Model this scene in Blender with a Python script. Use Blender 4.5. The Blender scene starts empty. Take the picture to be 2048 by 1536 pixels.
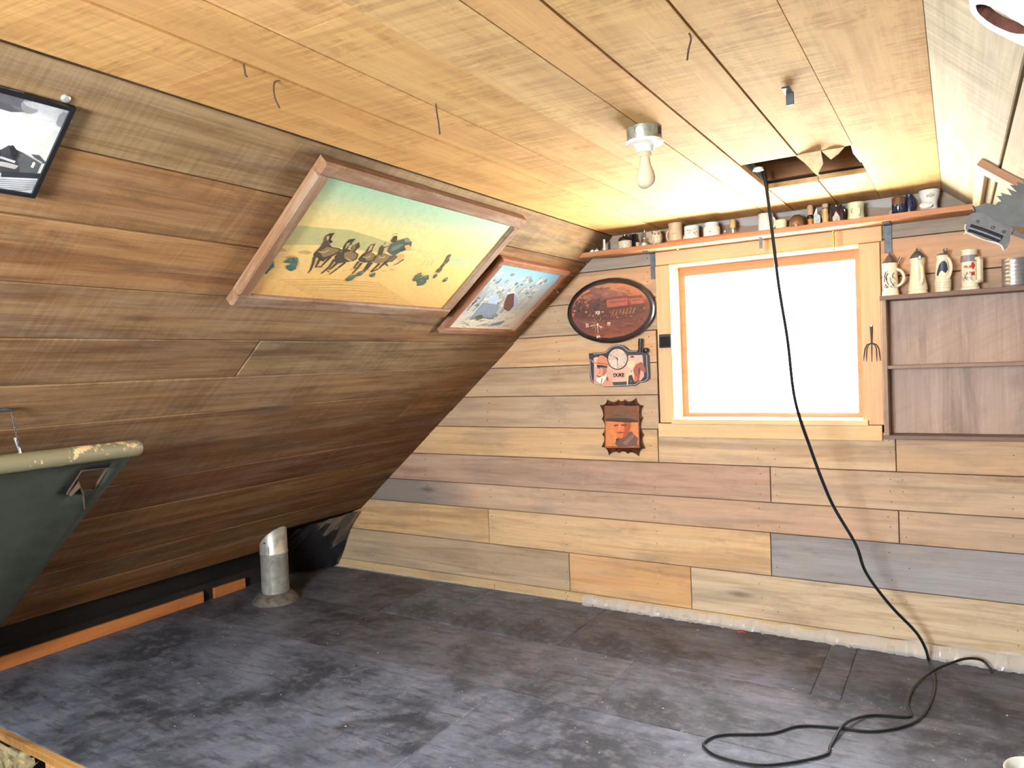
import bpy, bmesh, math, random
from mathutils import Vector, Matrix
from mathutils.geometry import tessellate_polygon
random.seed(7)
SC = bpy.context.scene
COL = SC.collection
D = 3.8                      # metres from the camera to the back wall
ZO = 0.376                   # camera height over the floor, in units of D

def W(X, Y, Z):
    return Vector((X * D, Y * D, (Z + ZO) * D))

# ------------------------------------------------------------------ camera
RX = Vector((0.85107992, 0.52352788, -0.03976851))     # camera right, in the room
DN = Vector((-0.01956506, -0.044068, -0.99883693))     # camera down
FW = Vector((-0.5246715, 0.85086813, -0.02726254))     # camera forward
FPX = 1448.1                                           # focal length for a 2048 px wide frame
CAM0 = W(0, 0, 0)
cd = bpy.data.cameras.new('camera')
cam = bpy.data.objects.new('camera', cd)
COL.objects.link(cam)
cd.sensor_width = 36.0
cd.lens = FPX / 2048 * 36.0
cd.clip_start = 0.02
m = Matrix.Identity(4)
for i in range(3):
    m[i][0] = RX[i]; m[i][1] = -DN[i]; m[i][2] = -FW[i]; m[i][3] = CAM0[i]
cam.matrix_world = m
SC.camera = cam

def ray(px, py):
    return RX * ((px - 1024) / FPX) + DN * ((py - 768) / FPX) + FW
def onY(px, py, Yd):                 # point of the room seen at a pixel, on the plane y = Yd*D
    r = ray(px, py); return CAM0 + r * (Yd * D / r.y)
def onZ(px, py, z):                  # ... on the level z (metres)
    r = ray(px, py); return CAM0 + r * ((z - CAM0.z) / r.z)
def onP(px, py, p0, n):
    r = ray(px, py); return CAM0 + r * ((p0 - CAM0).dot(n) / r.dot(n))

# ------------------------------------------------------------------ light
SC.view_settings.view_transform = 'Standard'
SC.view_settings.look = 'None'
SC.view_settings.gamma = 1.0
SC.view_settings.use_curve_mapping = False
SC.view_settings.exposure = 0.38
w = bpy.data.worlds.new('sky'); SC.world = w; w.use_nodes = True
bg = w.node_tree.nodes['Background']
bg.inputs[0].default_value = (0.80, 0.90, 1.0, 1)
bg.inputs[1].default_value = 38.0

def area(name, loc, direction, sx, sy, power, col, portal=False):
    ld = bpy.data.lights.new(name, 'AREA'); ld.shape = 'RECTANGLE'
    ld.size = sx; ld.size_y = sy; ld.energy = power; ld.color = col
    if portal: ld.cycles.is_portal = True
    o = bpy.data.objects.new(name, ld); COL.objects.link(o)
    o.location = loc
    o.rotation_euler = Vector(direction).to_track_quat('-Z', 'Y').to_euler()
    return o
# sunlit yard below the far window, throwing light up to the ceiling
area('yard_light', W(-0.222, 1.0, 0) + Vector((0, 8.0, -2.9)), (0, 0, 1), 22.0, 15.0, 40000, (1.0, 0.96, 0.88))
# sky through the far window and through the window behind the camera
area('far_window_portal', W(-0.2236, 1.075, 0.02), (0, -1, 0), 0.95, 0.88, 1, (1, 1, 1), True)
area('rear_window_light', W(-0.27, -0.5, 0.05), (0.05, 1, -0.05), 1.0, 1.0, 350, (0.93, 0.97, 1.0))

# ------------------------------------------------------------------ materials
def lin(c):
    def f(v):
        v /= 255.0
        return v / 12.92 if v <= 0.04045 else ((v + 0.055) / 1.055) ** 2.4
    return (f(c[0]), f(c[1]), f(c[2]), 1.0)

def newmat(name):
    mt = bpy.data.materials.new(name); mt.use_nodes = True
    nt = mt.node_tree; b = nt.nodes['Principled BSDF']
    return mt, nt, b
class NT:
    def __init__(s, nt): s.nt = nt
    def n(s, typ, **kw):
        nd = s.nt.nodes.new(typ)
        for k, v in kw.items(): setattr(nd, k, v)
        return nd
    def l(s, a, b): s.nt.links.new(a, b)
    def math(s, op, a, b=None, clamp=False):
        nd = s.n('ShaderNodeMath', operation=op, use_clamp=clamp)
        for i, v in enumerate((a, b)):
            if v is None: continue
            if isinstance(v, (int, float)): nd.inputs[i].default_value = v
            else: s.l(v, nd.inputs[i])
        return nd.outputs[0]
    def mix(s, fac, a, b, mode='MIX'):
        nd = s.n('ShaderNodeMix', data_type='RGBA', blend_type=mode)
        for sock, v in ((nd.inputs[0], fac), (nd.inputs[6], a), (nd.inputs[7], b)):
            if isinstance(v, (int, float)): sock.default_value = v
            elif isinstance(v, tuple): sock.default_value = v
            else: s.l(v, sock)
        return nd.outputs[2]
    def ramp(s, fac, p0, p1, c0=(0, 0, 0, 1), c1=(1, 1, 1, 1)):
        nd = s.n('ShaderNodeValToRGB'); e = nd.color_ramp.elements
        e[0].position = p0; e[1].position = p1; e[0].color = c0; e[1].color = c1
        s.l(fac, nd.inputs[0]); return nd.outputs[0]
    def mapping(s, vec, scale, rot=(0, 0, 0)):
        if any(rot):
            r0 = s.n('ShaderNodeMapping'); r0.inputs['Rotation'].default_value = rot; s.l(vec, r0.inputs[0]); vec = r0.outputs[0]
        nd = s.n('ShaderNodeMapping'); nd.inputs['Scale'].default_value = scale
        s.l(vec, nd.inputs[0]); return nd.outputs[0]
    def noise(s, vec, scale=1, detail=4, rough=0.6, dist=0.0):
        nd = s.n('ShaderNodeTexNoise'); nd.inputs['Scale'].default_value = scale
        nd.inputs['Detail'].default_value = detail; nd.inputs['Roughness'].default_value = rough
        nd.inputs['Distortion'].default_value = dist; s.l(vec, nd.inputs['Vector']); return nd.outputs[0]

def wood(name, grain=0.5, saw=0.3, saw_rot=0.5, saw_scale=60, stain=0.4, stain_col=(0.10, 0.075, 0.055, 1),
         patch=0.0, patch_col=(0.3, 0.14, 0.04, 1), rough=0.75, knots=0.8, bump=0.25, bleach=0.0, saw_dark=True, fade=None):
    """boards: colour from the object's own colour, length along local x"""
    mt, nt, b = newmat(name); g = NT(nt)
    tc = g.n('ShaderNodeTexCoord'); oi = g.n('ShaderNodeObjectInfo')
    off = g.n('ShaderNodeVectorMath', operation='SCALE'); off.inputs[0].default_value = (37.0, 53.0, 11.0)
    g.l(oi.outputs['Random'], off.inputs['Scale'])
    ad = g.n('ShaderNodeVectorMath', operation='ADD'); g.l(tc.outputs['Object'], ad.inputs[0]); g.l(off.outputs[0], ad.inputs[1])
    co = ad.outputs[0]
    base = oi.outputs['Color']
    # figure
    warp = g.noise(g.mapping(co, (0.55, 5, 5)), 1.0, 3, 0.5)
    f1 = g.noise(g.mapping(co, (0.9, 22, 22)), 1.0, 6, 0.62, 0.8)
    f2 = g.noise(g.mapping(co, (3.5, 150, 150)), 1.0, 4, 0.6)
    fig = g.math('ADD', g.math('MULTIPLY', f1, 0.65), g.math('MULTIPLY', f2, 0.35))
    dark = g.ramp(fig, 0.36, 0.62)
    c = g.mix(g.math('MULTIPLY', g.math('SUBTRACT', 1.0, dark), grain), base,
              g.mix(1.0, base, (0.52, 0.40, 0.30, 1), 'MULTIPLY'))
    # broad lighter and darker zones along the board
    c = g.mix(g.math('MULTIPLY', g.ramp(warp, 0.42, 0.68), 0.35), c, g.mix(1.0, c, (0.70, 0.60, 0.52, 1), 'MULTIPLY'))
    # long streaks and weather stains
    sk = g.noise(g.mapping(co, (0.8, 13, 13)), 1.0, 5, 0.6, 1.2)
    c = g.mix(g.math('MULTIPLY', g.ramp(sk, 0.52, 0.66), min(0.75, stain)), c, g.mix(1.0, c, (0.55, 0.47, 0.42, 1), 'MULTIPLY'))
    st = g.noise(g.mapping(co, (1.0, 4.2, 4.2)), 1.6, 7, 0.68, 0.5)
    c = g.mix(g.math('MULTIPLY', g.ramp(st, 0.50, 0.72), stain), c, stain_col)
    bt = g.noise(g.mapping(co, (3.0, 7, 7)), 1.2, 9, 0.78, 0.2)
    c = g.mix(g.math('MULTIPLY', g.ramp(bt, 0.54, 0.70), stain * 0.8), c, g.mix(1.0, c, (0.50, 0.44, 0.42, 1), 'MULTIPLY'))
    sc = g.noise(g.mapping(co, (2.2, 70, 70), (0, 0, 0.06)), 1.0, 3, 0.5)
    c = g.mix(g.math('MULTIPLY', g.ramp(sc, 0.66, 0.74), 0.5), c, g.mix(1.0, c, (1.25, 1.25, 1.25, 1), 'MULTIPLY'))
    if bleach > 0:
        bl = g.noise(g.mapping(co, (1.0, 6, 6)), 1.9, 6, 0.7, 0.3)
        c = g.mix(g.math('MULTIPLY', g.ramp(bl, 0.48, 0.66), bleach), c, (0.42, 0.36, 0.28, 1))
    if patch > 0:
        pt = g.noise(g.mapping(co, (5, 7, 5)), 1.0, 9, 0.75, 0.2)
        pt2 = g.noise(g.mapping(co, (95, 9, 9)), 1.0, 4, 0.6)
        pf = g.math('MULTIPLY', g.ramp(pt, 0.50, 0.60), g.ramp(pt2, 0.40, 0.58))
        c = g.mix(g.math('MULTIPLY', pf, patch), c, patch_col)
    if fade:
        sx = g.n('ShaderNodeSeparateXYZ'); g.l(tc.outputs['Object'], sx.inputs[0])
        fx = g.math('ADD', sx.outputs[0], g.math('MULTIPLY', g.math('SUBTRACT', g.noise(g.mapping(co, (2.0, 8, 8)), 1.0, 6, 0.7), 0.5), 0.7))
        c = g.mix(g.math('MULTIPLY', g.ramp(fx, fade[0], fade[1], (1, 1, 1, 1), (0, 0, 0, 1)), 0.85), c, fade[2])
    # knots
    vo = g.n('ShaderNodeTexVoronoi'); vo.inputs['Scale'].default_value = 1.0
    g.l(g.mapping(co, (1.5, 5.5, 0.01)), vo.inputs['Vector'])
    sp = g.n('ShaderNodeSeparateColor'); g.l(vo.outputs['Color'], sp.inputs[0])
    kn = g.math('MULTIPLY', g.ramp(vo.outputs['Distance'], 0.035, 0.13, (1, 1, 1, 1), (0, 0, 0, 1)),
                g.math('GREATER_THAN', sp.outputs[0], 0.42))
    c = g.mix(g.math('MULTIPLY', kn, knots), c, (0.075, 0.035, 0.015, 1))
    # saw marks
    sm = g.noise(g.mapping(co, (saw_scale, 1.2, 1.2), (0, 0, saw_rot)), 1.0, 5, 0.6, 0.15)
    smk = g.ramp(g.noise(g.mapping(co, (1.6, 4, 4)), 1.3, 3, 0.5), 0.42, 0.62)
    smr = g.math('MAXIMUM', g.ramp(sm, 0.36, 0.56), g.math('SUBTRACT', 1.0, smk))
    if saw_dark:
        c = g.mix(g.math('MULTIPLY', g.math('SUBTRACT', 1.0, smr), saw), c, g.mix(1.0, c, (0.45, 0.36, 0.28, 1), 'MULTIPLY'))
    g.l(c, b.inputs['Base Color'])
    b.inputs['Roughness'].default_value = rough
    b.inputs['Specular IOR Level'].default_value = 0.25
    bp = g.n('ShaderNodeBump'); bp.inputs['Strength'].default_value = bump; bp.inputs['Distance'].default_value = 0.004
    g.l(g.math('ADD', g.math('MULTIPLY', fig, 0.6), g.math('MULTIPLY', sm, 0.8)), bp.inputs['Height'])
    g.l(bp.outputs[0], b.inputs['Normal'])
    return mt

def plain(name, col, rough=0.5, metal=0.0, var=0.12, scale=30.0, spec=0.5, coat=0.0, bump=0.0):
    mt, nt, b = newmat(name); g = NT(nt)
    tc = g.n('ShaderNodeTexCoord')
    nz = g.noise(tc.outputs['Object'], scale, 5, 0.6)
    c = lin(col)
    dk = tuple(v * (1 - var * 2) for v in c[:3]) + (1,)
    g.l(g.mix(g.ramp(nz, 0.35, 0.65), dk, c), b.inputs['Base Color'])
    b.inputs['Roughness'].default_value = rough; b.inputs['Metallic'].default_value = metal
    b.inputs['Specular IOR Level'].default_value = spec
    b.inputs['Coat Weight'].default_value = coat
    if bump:
        bp = g.n('ShaderNodeBump'); bp.inputs['Strength'].default_value = bump; bp.inputs['Distance'].default_value = 0.003
        g.l(nz, bp.inputs['Height']); g.l(bp.outputs[0], b.inputs['Normal'])
    return mt

def printmat(name, rough=0.5, coat=0.0, var=0.35, scale=45.0, aniso=(1, 1, 1)):
    """flat printed picture: colours of the print itself from the colour attribute"""
    mt, nt, b = newmat(name); g = NT(nt)
    at = g.n('ShaderNodeAttribute'); at.attribute_name = 'Col'
    tc = g.n('ShaderNodeTexCoord')
    nz = g.noise(g.mapping(tc.outputs['Object'], aniso), scale, 6, 0.65, 0.3)
    c = g.mix(g.math('MULTIPLY', g.ramp(nz, 0.42, 0.68), var), at.outputs['Color'], g.mix(1.0, at.outputs['Color'], (0.62, 0.56, 0.5, 1), 'MULTIPLY'))
    g.l(c, b.inputs['Base Color']); b.inputs['Roughness'].default_value = rough; b.inputs['Coat Weight'].default_value = coat
    return mt

M = {}
M['wall'] = wood('wall_boards', grain=0.40, saw=0.04, saw_rot=0.25, saw_scale=45, stain=0.55, stain_col=(0.17, 0.145, 0.13, 1), rough=0.6, knots=0.75, bump=0.15, bleach=0.25)
M['grey_end'] = wood('greying_board', grain=0.40, saw=0.04, saw_rot=0.25, saw_scale=45, stain=0.5, stain_col=(0.17, 0.145, 0.13, 1), rough=0.6, knots=0.6, bump=0.15, bleach=0.2, fade=(0.50, 1.0, (0.17, 0.155, 0.145, 1)))
M['slope'] = wood('slope_boards', grain=0.9, saw=0.34, saw_rot=0.12, saw_scale=62, stain=0.70, stain_col=(0.055, 0.035, 0.022, 1), rough=0.8, knots=0.9, bump=0.35, bleach=0.16)
M['ceil'] = wood('ceiling_boards', grain=0.35, saw=0.40, saw_rot=0.12, saw_scale=52, stain=0.12, stain_col=(0.30, 0.17, 0.07, 1), patch=0.65, patch_col=(0.40, 0.20, 0.055, 1), rough=0.8, knots=0.2, bump=0.3)
M['rslope'] = wood('right_slope_boards', grain=0.45, saw=0.5, saw_rot=0.35, saw_scale=60, stain=0.35, stain_col=(0.22, 0.17, 0.11, 1), rough=0.8, knots=0.5, bump=0.35, bleach=0.5)
M['trim'] = wood('trim_boards', grain=0.35, saw=0.05, stain=0.15, stain_col=(0.3, 0.2, 0.12, 1), rough=0.55, knots=0.5, bump=0.1)
M['shelfwood'] = wood('shelf_boards', grain=0.4, saw=0.1, stain=0.25, stain_col=(0.12, 0.06, 0.03, 1), rough=0.5, knots=0.2, bump=0.1)
M['frame'] = wood('rustic_frame', grain=0.7, saw=0.3, saw_scale=90, stain=0.25, rough=0.7, knots=0.1, bump=0.4, bleach=0.45)
M['cab'] = wood('dark_cabinet', grain=0.45, saw=0.15, stain=0.45, stain_col=(0.06, 0.05, 0.05, 1), rough=0.55, knots=0.7, bump=0.15, bleach=0.15)
M['old'] = wood('old_dark_wood', grain=0.6, saw=0.4, stain=0.6, stain_col=(0.03, 0.02, 0.015, 1), rough=0.9, bump=0.4)
M['print'] = printmat('picture_print', 0.45, 0.0, 0.3, 40)
M['gloss'] = printmat('lacquered_print', 0.3, 0.7, 0.55, 30)
M['tin'] = printmat('tin_print', 0.35, 0.15, 0.12, 60)
M['glaze'] = printmat('glazed_print', 0.25, 0.3, 0.1, 60)
M['backing'] = plain('dark_backing', (38, 28, 22), 0.95, var=0.3, scale=4)
M['black'] = plain('black_satin', (24, 24, 27), 0.4)
M['resin'] = plain('dark_resin_edge', (48, 34, 34), 0.22, coat=0.8, var=0.3, scale=12)
M['bark'] = plain('varnished_edge', (88, 42, 22), 0.22, coat=0.9, var=0.4, scale=25)
M['iron'] = plain('grey_iron', (96, 106, 112), 0.55, metal=0.35, var=0.2)
M['darkiron'] = plain('dark_iron', (62, 68, 70), 0.5, metal=0.5, var=0.25)
M['galv'] = plain('galvanised', (205, 205, 196), 0.38, metal=0.55, var=0.2, scale=18)
M['porc'] = plain('porcelain', (232, 226, 214), 0.25, coat=0.4, var=0.04)
M['brass'] = plain('brass', (200, 160, 80), 0.3, metal=0.8)
M['pewter'] = plain('pewter', (118, 116, 112), 0.35, metal=0.6, var=0.2)
M['cream'] = plain('cream_stoneware', (226, 214, 186), 0.28, coat=0.4, var=0.06, scale=20)
M['white'] = plain('white_ceramic', (226, 224, 216), 0.22, coat=0.5, var=0.04)
M['tan'] = plain('tan_stoneware', (205, 182, 146), 0.4, var=0.08)
M['brown'] = plain('brown_glaze', (122, 92, 66), 0.2, coat=0.6, var=0.15)
M['dkbrown'] = plain('dark_brown_glaze', (58, 44, 38), 0.2, coat=0.6, var=0.15)
M['navy'] = plain('navy_glaze', (30, 40, 70), 0.15, coat=0.8, var=0.15)
M['plum'] = plain('plum_glaze', (66, 48, 58), 0.2, coat=0.7, var=0.2)
M['celadon'] = plain('pale_green_ceramic', (208, 212, 176), 0.25, coat=0.5, var=0.05)
M['paleblue'] = plain('pale_blue_paper', (186, 202, 208), 0.6, var=0.15, scale=60)
M['turned'] = plain('turned_wood', (214, 178, 120), 0.4, coat=0.2, var=0.12, scale=40)
M['orangewood'] = plain('orange_wood', (206, 140, 70), 0.4, var=0.15, scale=40)
M['redwood'] = plain('red_plastic', (196, 92, 62), 0.45)
M['bristle'] = plain('bristle', (214, 186, 152), 0.9, var=0.2, scale=250, bump=0.6)
M['canvas'] = plain('olive_canvas', (64, 68, 54), 0.85, var=0.18, scale=9, bump=0.1)
M['strap'] = plain('brown_strap', (84, 66, 52), 0.8)
M['rubber'] = plain('black_cord', (22, 26, 30), 0.35, coat=0.2)
M['white_paint'] = None
M['chrome'] = plain('polished_steel', (214, 218, 220), 0.28, metal=0.8, var=0.05)
M['sawsteel'] = plain('saw_steel', (76, 76, 73), 0.5, metal=0.25, var=0.2, scale=14)
M['sawgrip'] = plain('dark_saw_handle', (72, 66, 64), 0.45, coat=0.2, var=0.3, scale=30)
M['wornwood'] = plain('worn_wood_edge', (222, 200, 168), 0.6)
M['paper'] = plain('torn_paper', (206, 190, 150), 0.9, var=0.2, scale=15)
M['fluff'] = plain('insulation', (190, 172, 126), 0.95, var=0.35, scale=25, bump=0.8)
M['greyfluff'] = plain('grey_insulation', (150, 132, 118), 0.95, var=0.3, scale=18, bump=0.8)
M['cobweb'] = plain('dusty_thread', (70, 50, 34), 0.95)
M['redbit'] = plain('red_scrap', (220, 40, 50), 0.6)
M['yard'] = plain('pale_gravel', (225, 222, 214), 0.95, var=0.05, scale=2)

def chipped(name, col, under, scale, lo, hi, rough=0.5):
    mt, nt, b = newmat(name); g = NT(nt)
    tc = g.n('ShaderNodeTexCoord')
    nz = g.noise(tc.outputs['Object'], scale, 8, 0.7, 0.3)
    g.l(g.mix(g.ramp(nz, lo, hi), lin(col), lin(under)), b.inputs['Base Color'])
    b.inputs['Roughness'].default_value = rough
    bp = g.n('ShaderNodeBump'); bp.inputs['Strength'].default_value = 0.4; bp.inputs['Distance'].default_value = 0.002
    bp.invert = True
    g.l(g.ramp(nz, lo, hi), bp.inputs['Height']); g.l(bp.outputs[0], b.inputs['Normal'])
    return mt
M['white_paint'] = chipped('chipped_white_paint', (240, 244, 238), (120, 130, 110), 34, 0.60, 0.63)
M['pole'] = chipped('chipped_olive_pole', (120, 112, 84), (214, 182, 132), 16, 0.56, 0.60)
M['slot_red'] = plain('rusty_inside', (110, 62, 44), 0.9, var=0.3, scale=20)

def floor_mat():
    mt, nt, b = newmat('worn_dark_floor'); g = NT(nt)
    tc = g.n('ShaderNodeTexCoord'); oi = g.n('ShaderNodeObjectInfo')
    co = tc.outputs['Object']
    n1 = g.noise(co, 1.7, 8, 0.65, 0.4); n2 = g.noise(co, 14, 8, 0.7); n3 = g.noise(g.mapping(co, (3, 12, 1)), 2.0, 6, 0.7)
    c = g.mix(g.ramp(n1, 0.40, 0.62), lin((60, 66, 74)), lin((124, 134, 150)))
    c = g.mix(g.math('MULTIPLY', g.ramp(n2, 0.48, 0.66), 0.5), c, lin((146, 146, 156)))
    c = g.mix(g.math('MULTIPLY', g.ramp(n3, 0.50, 0.66), 0.7), c, lin((54, 55, 58)))
    c = g.mix(1.0, c, oi.outputs['Color'], 'MULTIPLY')
    sp = g.n('ShaderNodeTexVoronoi'); sp.inputs['Scale'].default_value = 26; g.l(co, sp.inputs['Vector'])
    sc2 = g.n('ShaderNodeSeparateColor'); g.l(sp.outputs['Color'], sc2.inputs[0])
    fl = g.math('MULTIPLY', g.math('LESS_THAN', sp.outputs['Distance'], 0.07), g.math('GREATER_THAN', sc2.outputs[0], 0.86))
    c = g.mix(g.math('MULTIPLY', fl, 0.7), c, lin((200, 196, 190)))
    g.l(c, b.inputs['Base Color'])
    g.l(g.math('ADD', g.math('MULTIPLY', n2, 0.3), 0.42), b.inputs['Roughness'])
    b.inputs['Specular IOR Level'].default_value = 0.4
    bp = g.n('ShaderNodeBump'); bp.inputs['Strength'].default_value = 0.35; bp.inputs['Distance'].default_value = 0.004
    g.l(g.math('ADD', g.math('MULTIPLY', n2, 0.5), n1), bp.inputs['Height']); g.l(bp.outputs[0], b.inputs['Normal'])
    return mt
M['floor'] = floor_mat()

def glass_mat(name, tint=(1, 1, 1, 1), gl=0.06, rough=0.02):
    mt = bpy.data.materials.new(name); mt.use_nodes = True; nt = mt.node_tree; nt.nodes.clear(); g = NT(nt)
    out = g.n('ShaderNodeOutputMaterial'); mx = g.n('ShaderNodeMixShader'); tr = g.n('ShaderNodeBsdfTransparent'); go = g.n('ShaderNodeBsdfGlossy')
    tr.inputs[0].default_value = tint; go.inputs['Roughness'].default_value = rough; mx.inputs[0].default_value = gl
    g.l(tr.outputs[0], mx.inputs[1]); g.l(go.outputs[0], mx.inputs[2]); g.l(mx.outputs[0], out.inputs[0])
    return mt
M['pane'] = glass_mat('window_glass', (0.97, 0.98, 0.98, 1), 0.04)
M['glass'] = glass_mat('clear_glass', (0.9, 0.93, 0.92, 1), 0.14, 0.05)

def film_mat(name, col, alpha, rough=0.2):
    mt, nt, b = newmat(name); g = NT(nt)
    tc = g.n('ShaderNodeTexCoord')
    nz = g.noise(g.mapping(tc.outputs['Object'], (6, 6, 22)), 2.0, 6, 0.6, 0.8)
    b.inputs['Base Color'].default_value = lin(col); b.inputs['Roughness'].default_value = rough
    b.inputs['Coat Weight'].default_value = 1.0
    b.inputs['Alpha'].default_value = alpha
    bp = g.n('ShaderNodeBump'); bp.inputs['Strength'].default_value = 0.45; bp.inputs['Distance'].default_value = 0.01
    g.l(nz, bp.inputs['Height']); g.l(bp.outputs[0], b.inputs['Normal'])
    return mt
M['film'] = film_mat('clear_plastic_film', (240, 243, 248), 0.30, 0.06)
M['blackfilm'] = film_mat('black_plastic_film', (26, 26, 30), 1.0, 0.25)

# ------------------------------------------------------------------ mesh helpers
class MB:
    def __init__(s): s.v = []; s.f = []; s.mi = []; s.col = []
    def add(s, vs, fs, mi=0, col=(1, 1, 1, 1)):
        b = len(s.v); s.v += [Vector(p) for p in vs]
        for f in fs: s.f.append([b + i for i in f]); s.mi.append(mi); s.col.append(col)
        return s
    def box(s, c, sx, sy, sz, ax=None, bev=0.0, mi=0, col=(1, 1, 1, 1)):
        """box about centre c with half sizes along axes ax (3 vectors)"""
        X, Y, Z = ax or (Vector((1, 0, 0)), Vector((0, 1, 0)), Vector((0, 0, 1)))
        c = Vector(c)
        if bev <= 0:
            vs = [c + X * (i * sx) + Y * (j * sy) + Z * (k * sz) for k in (-1, 1) for j in (-1, 1) for i in (-1, 1)]
            return s.add(vs, [(0, 2, 3, 1), (4, 5, 7, 6), (0, 1, 5, 4), (2, 6, 7, 3), (0, 4, 6, 2), (1, 3, 7, 5)], mi, col)
        t = bmesh.new(); bmesh.ops.create_cube(t, size=2)
        for v in t.verts: v.co = Vector((v.co.x * sx, v.co.y * sy, v.co.z * sz))
        bmesh.ops.bevel(t, geom=t.edges[:], offset=bev, segments=1, affect='EDGES')
        t.verts.index_update()
        s.add([c + X * v.co.x + Y * v.co.y + Z * v.co.z for v in t.verts], [[v.index for v in f.verts] for f in t.faces], mi, col)
        t.free(); return s
    def lathe(s, c, prof, n=20, ax=None, mi=0, col=(1, 1, 1, 1), cap=True):
        """prof: list of (radius, height)"""
        X, Y, Z = ax or (Vector((1, 0, 0)), Vector((0, 1, 0)), Vector((0, 0, 1)))
        c = Vector(c); vs = []; fs = []
        for r, h in prof:
            for i in range(n):
                a = 2 * math.pi * i / n
                vs.append(c + X * (r * math.cos(a)) + Y * (r * math.sin(a)) + Z * h)
        for j in range(len(prof) - 1):
            for i in range(n):
                k = (i + 1) % n
                fs.append((j * n + i, j * n + k, (j + 1) * n + k, (j + 1) * n + i))
        if cap:
            fs.append(tuple(reversed(range(n)))); fs.append(tuple((len(prof) - 1) * n + i for i in range(n)))
        return s.add(vs, fs, mi, col)
    def tube(s, pts, r, n=8, mi=0, col=(1, 1, 1, 1), cap=True, flat=1.0, up=None):
        pts = [Vector(p) for p in pts]; N = len(pts); rs = r if isinstance(r, (list, tuple)) else [r] * N
        vs = []; fs = []; pu = up
        for i, p in enumerate(pts):
            t = (pts[min(i + 1, N - 1)] - pts[max(i - 1, 0)]).normalized()
            u = pu if pu is not None else (Vector((0, 0, 1)) if abs(t.z) < 0.9 else Vector((1, 0, 0)))
            u = (u - t * u.dot(t)).normalized(); v = t.cross(u); pu = u
            for k in range(n):
                a = 2 * math.pi * k / n
                vs.append(p + u * (rs[i] * math.cos(a)) + v * (rs[i] * flat * math.sin(a)))
        for i in range(N - 1):
            for k in range(n):
                q = (k + 1) % n
                fs.append((i * n + k, i * n + q, (i + 1) * n + q, (i + 1) * n + k))
        if cap: fs.append(tuple(reversed(range(n)))); fs.append(tuple((N - 1) * n + k for k in range(n)))
        return s.add(vs, fs, mi, col)
    def prism(s, poly, c, u, v, nrm, t, mi=0, col=(1, 1, 1, 1)):
        """poly (x,y) on plane c,u,v raised by t along nrm; may be concave"""
        c = Vector(c); n = len(poly)
        lo = [c + u * x + v * y for x, y in poly]; hi = [p + nrm * t for p in lo]
        tris = tessellate_polygon([[Vector((x, y, 0)) for x, y in poly]])
        fs = [tuple(reversed([i for i in tr])) for tr in tris] + [tuple(n + i for i in tr) for tr in tris]
        fs += [(i, (i + 1) % n, n + (i + 1) % n, n + i) for i in range(n)]
        return s.add(lo + hi, fs, mi, col)
    def flat(s, poly, c, u, v, nrm=None, lift=0.0, mi=0, col=(1, 1, 1, 1)):
        c = Vector(c) + (nrm * lift if nrm else Vector((0, 0, 0)))
        tris = tessellate_polygon([[Vector((x, y, 0)) for x, y in poly]])
        return s.add([c + u * x + v * y for x, y in poly], [tuple(t) for t in tris], mi, col)
    def build(s, name, mats, parent=None, origin=None, smooth=False, fixn=True):
        me = bpy.data.meshes.new(name)
        o = bpy.data.objects.new(name, me); COL.objects.link(o)
        org = Vector(origin) if origin is not None else Vector((0, 0, 0))
        me.from_pydata([p - org for p in s.v], [], s.f)
        for mt in (mats if isinstance(mats, list) else [mats]): me.materials.append(mt)
        for p, mi in zip(me.polygons, s.mi): p.material_index = mi
        ca = me.color_attributes.new('Col', 'FLOAT_COLOR', 'CORNER')
        k = 0
        for p, c in zip(me.polygons, s.col):
            for li in p.loop_indices: ca.data[li].color = c
        if fixn:
            t = bmesh.new(); t.from_mesh(me); bmesh.ops.recalc_face_normals(t, faces=t.faces[:]); t.to_mesh(me); t.free()
        if smooth:
            for p in me.polygons: p.use_smooth = True
            me.set_sharp_from_angle(angle=math.radians(40))
        me.update()
        if parent is not None:
            pw = parent.matrix_basis if parent.parent is None else parent.parent.matrix_basis @ parent.matrix_basis
            o.parent = parent
            o.matrix_basis = pw.inverted() @ Matrix.Translation(org)
        else: o.location = org
        return o

def thing(name, label, cat, loc, group=None):
    o = bpy.data.objects.new(name, None); COL.objects.link(o); o.location = loc; o.empty_display_size = 0.05
    o['label'] = label; o['category'] = cat
    if group: o['group'] = group
    return o
def tag(o, label, cat, group=None):
    o['label'] = label; o['category'] = cat
    if group: o['group'] = group
    return o
def struct(o): o['kind'] = 'structure'; return o

def clip(poly, a, b, c):
    """keep a*x+b*y<=c"""
    out = []
    for i in range(len(poly)):
        p, q = poly[i], poly[(i + 1) % len(poly)]
        dp, dq = a * p[0] + b * p[1] - c, a * q[0] + b * q[1] - c
        if dp <= 0: out.append(p)
        if dp * dq < 0:
            t = dp / (dp - dq); out.append((p[0] + t * (q[0] - p[0]), p[1] + t * (q[1] - p[1])))
    return out
def inset(poly, d):
    area2 = sum(poly[i][0] * poly[(i + 1) % len(poly)][1] - poly[(i + 1) % len(poly)][0] * poly[i][1] for i in range(len(poly)))
    out = poly
    for i in range(len(poly)):
        p, q = poly[i], poly[(i + 1) % len(poly)]
        ex, ey = q[0] - p[0], q[1] - p[1]; L = math.hypot(ex, ey)
        if L < 1e-6: continue
        nx, ny = (ey / L, -ex / L) if area2 > 0 else (-ey / L, ex / L)
        out = clip(out, nx, ny, nx * p[0] + ny * p[1] - d)
        if len(out) < 3: return None
    return out

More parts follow.
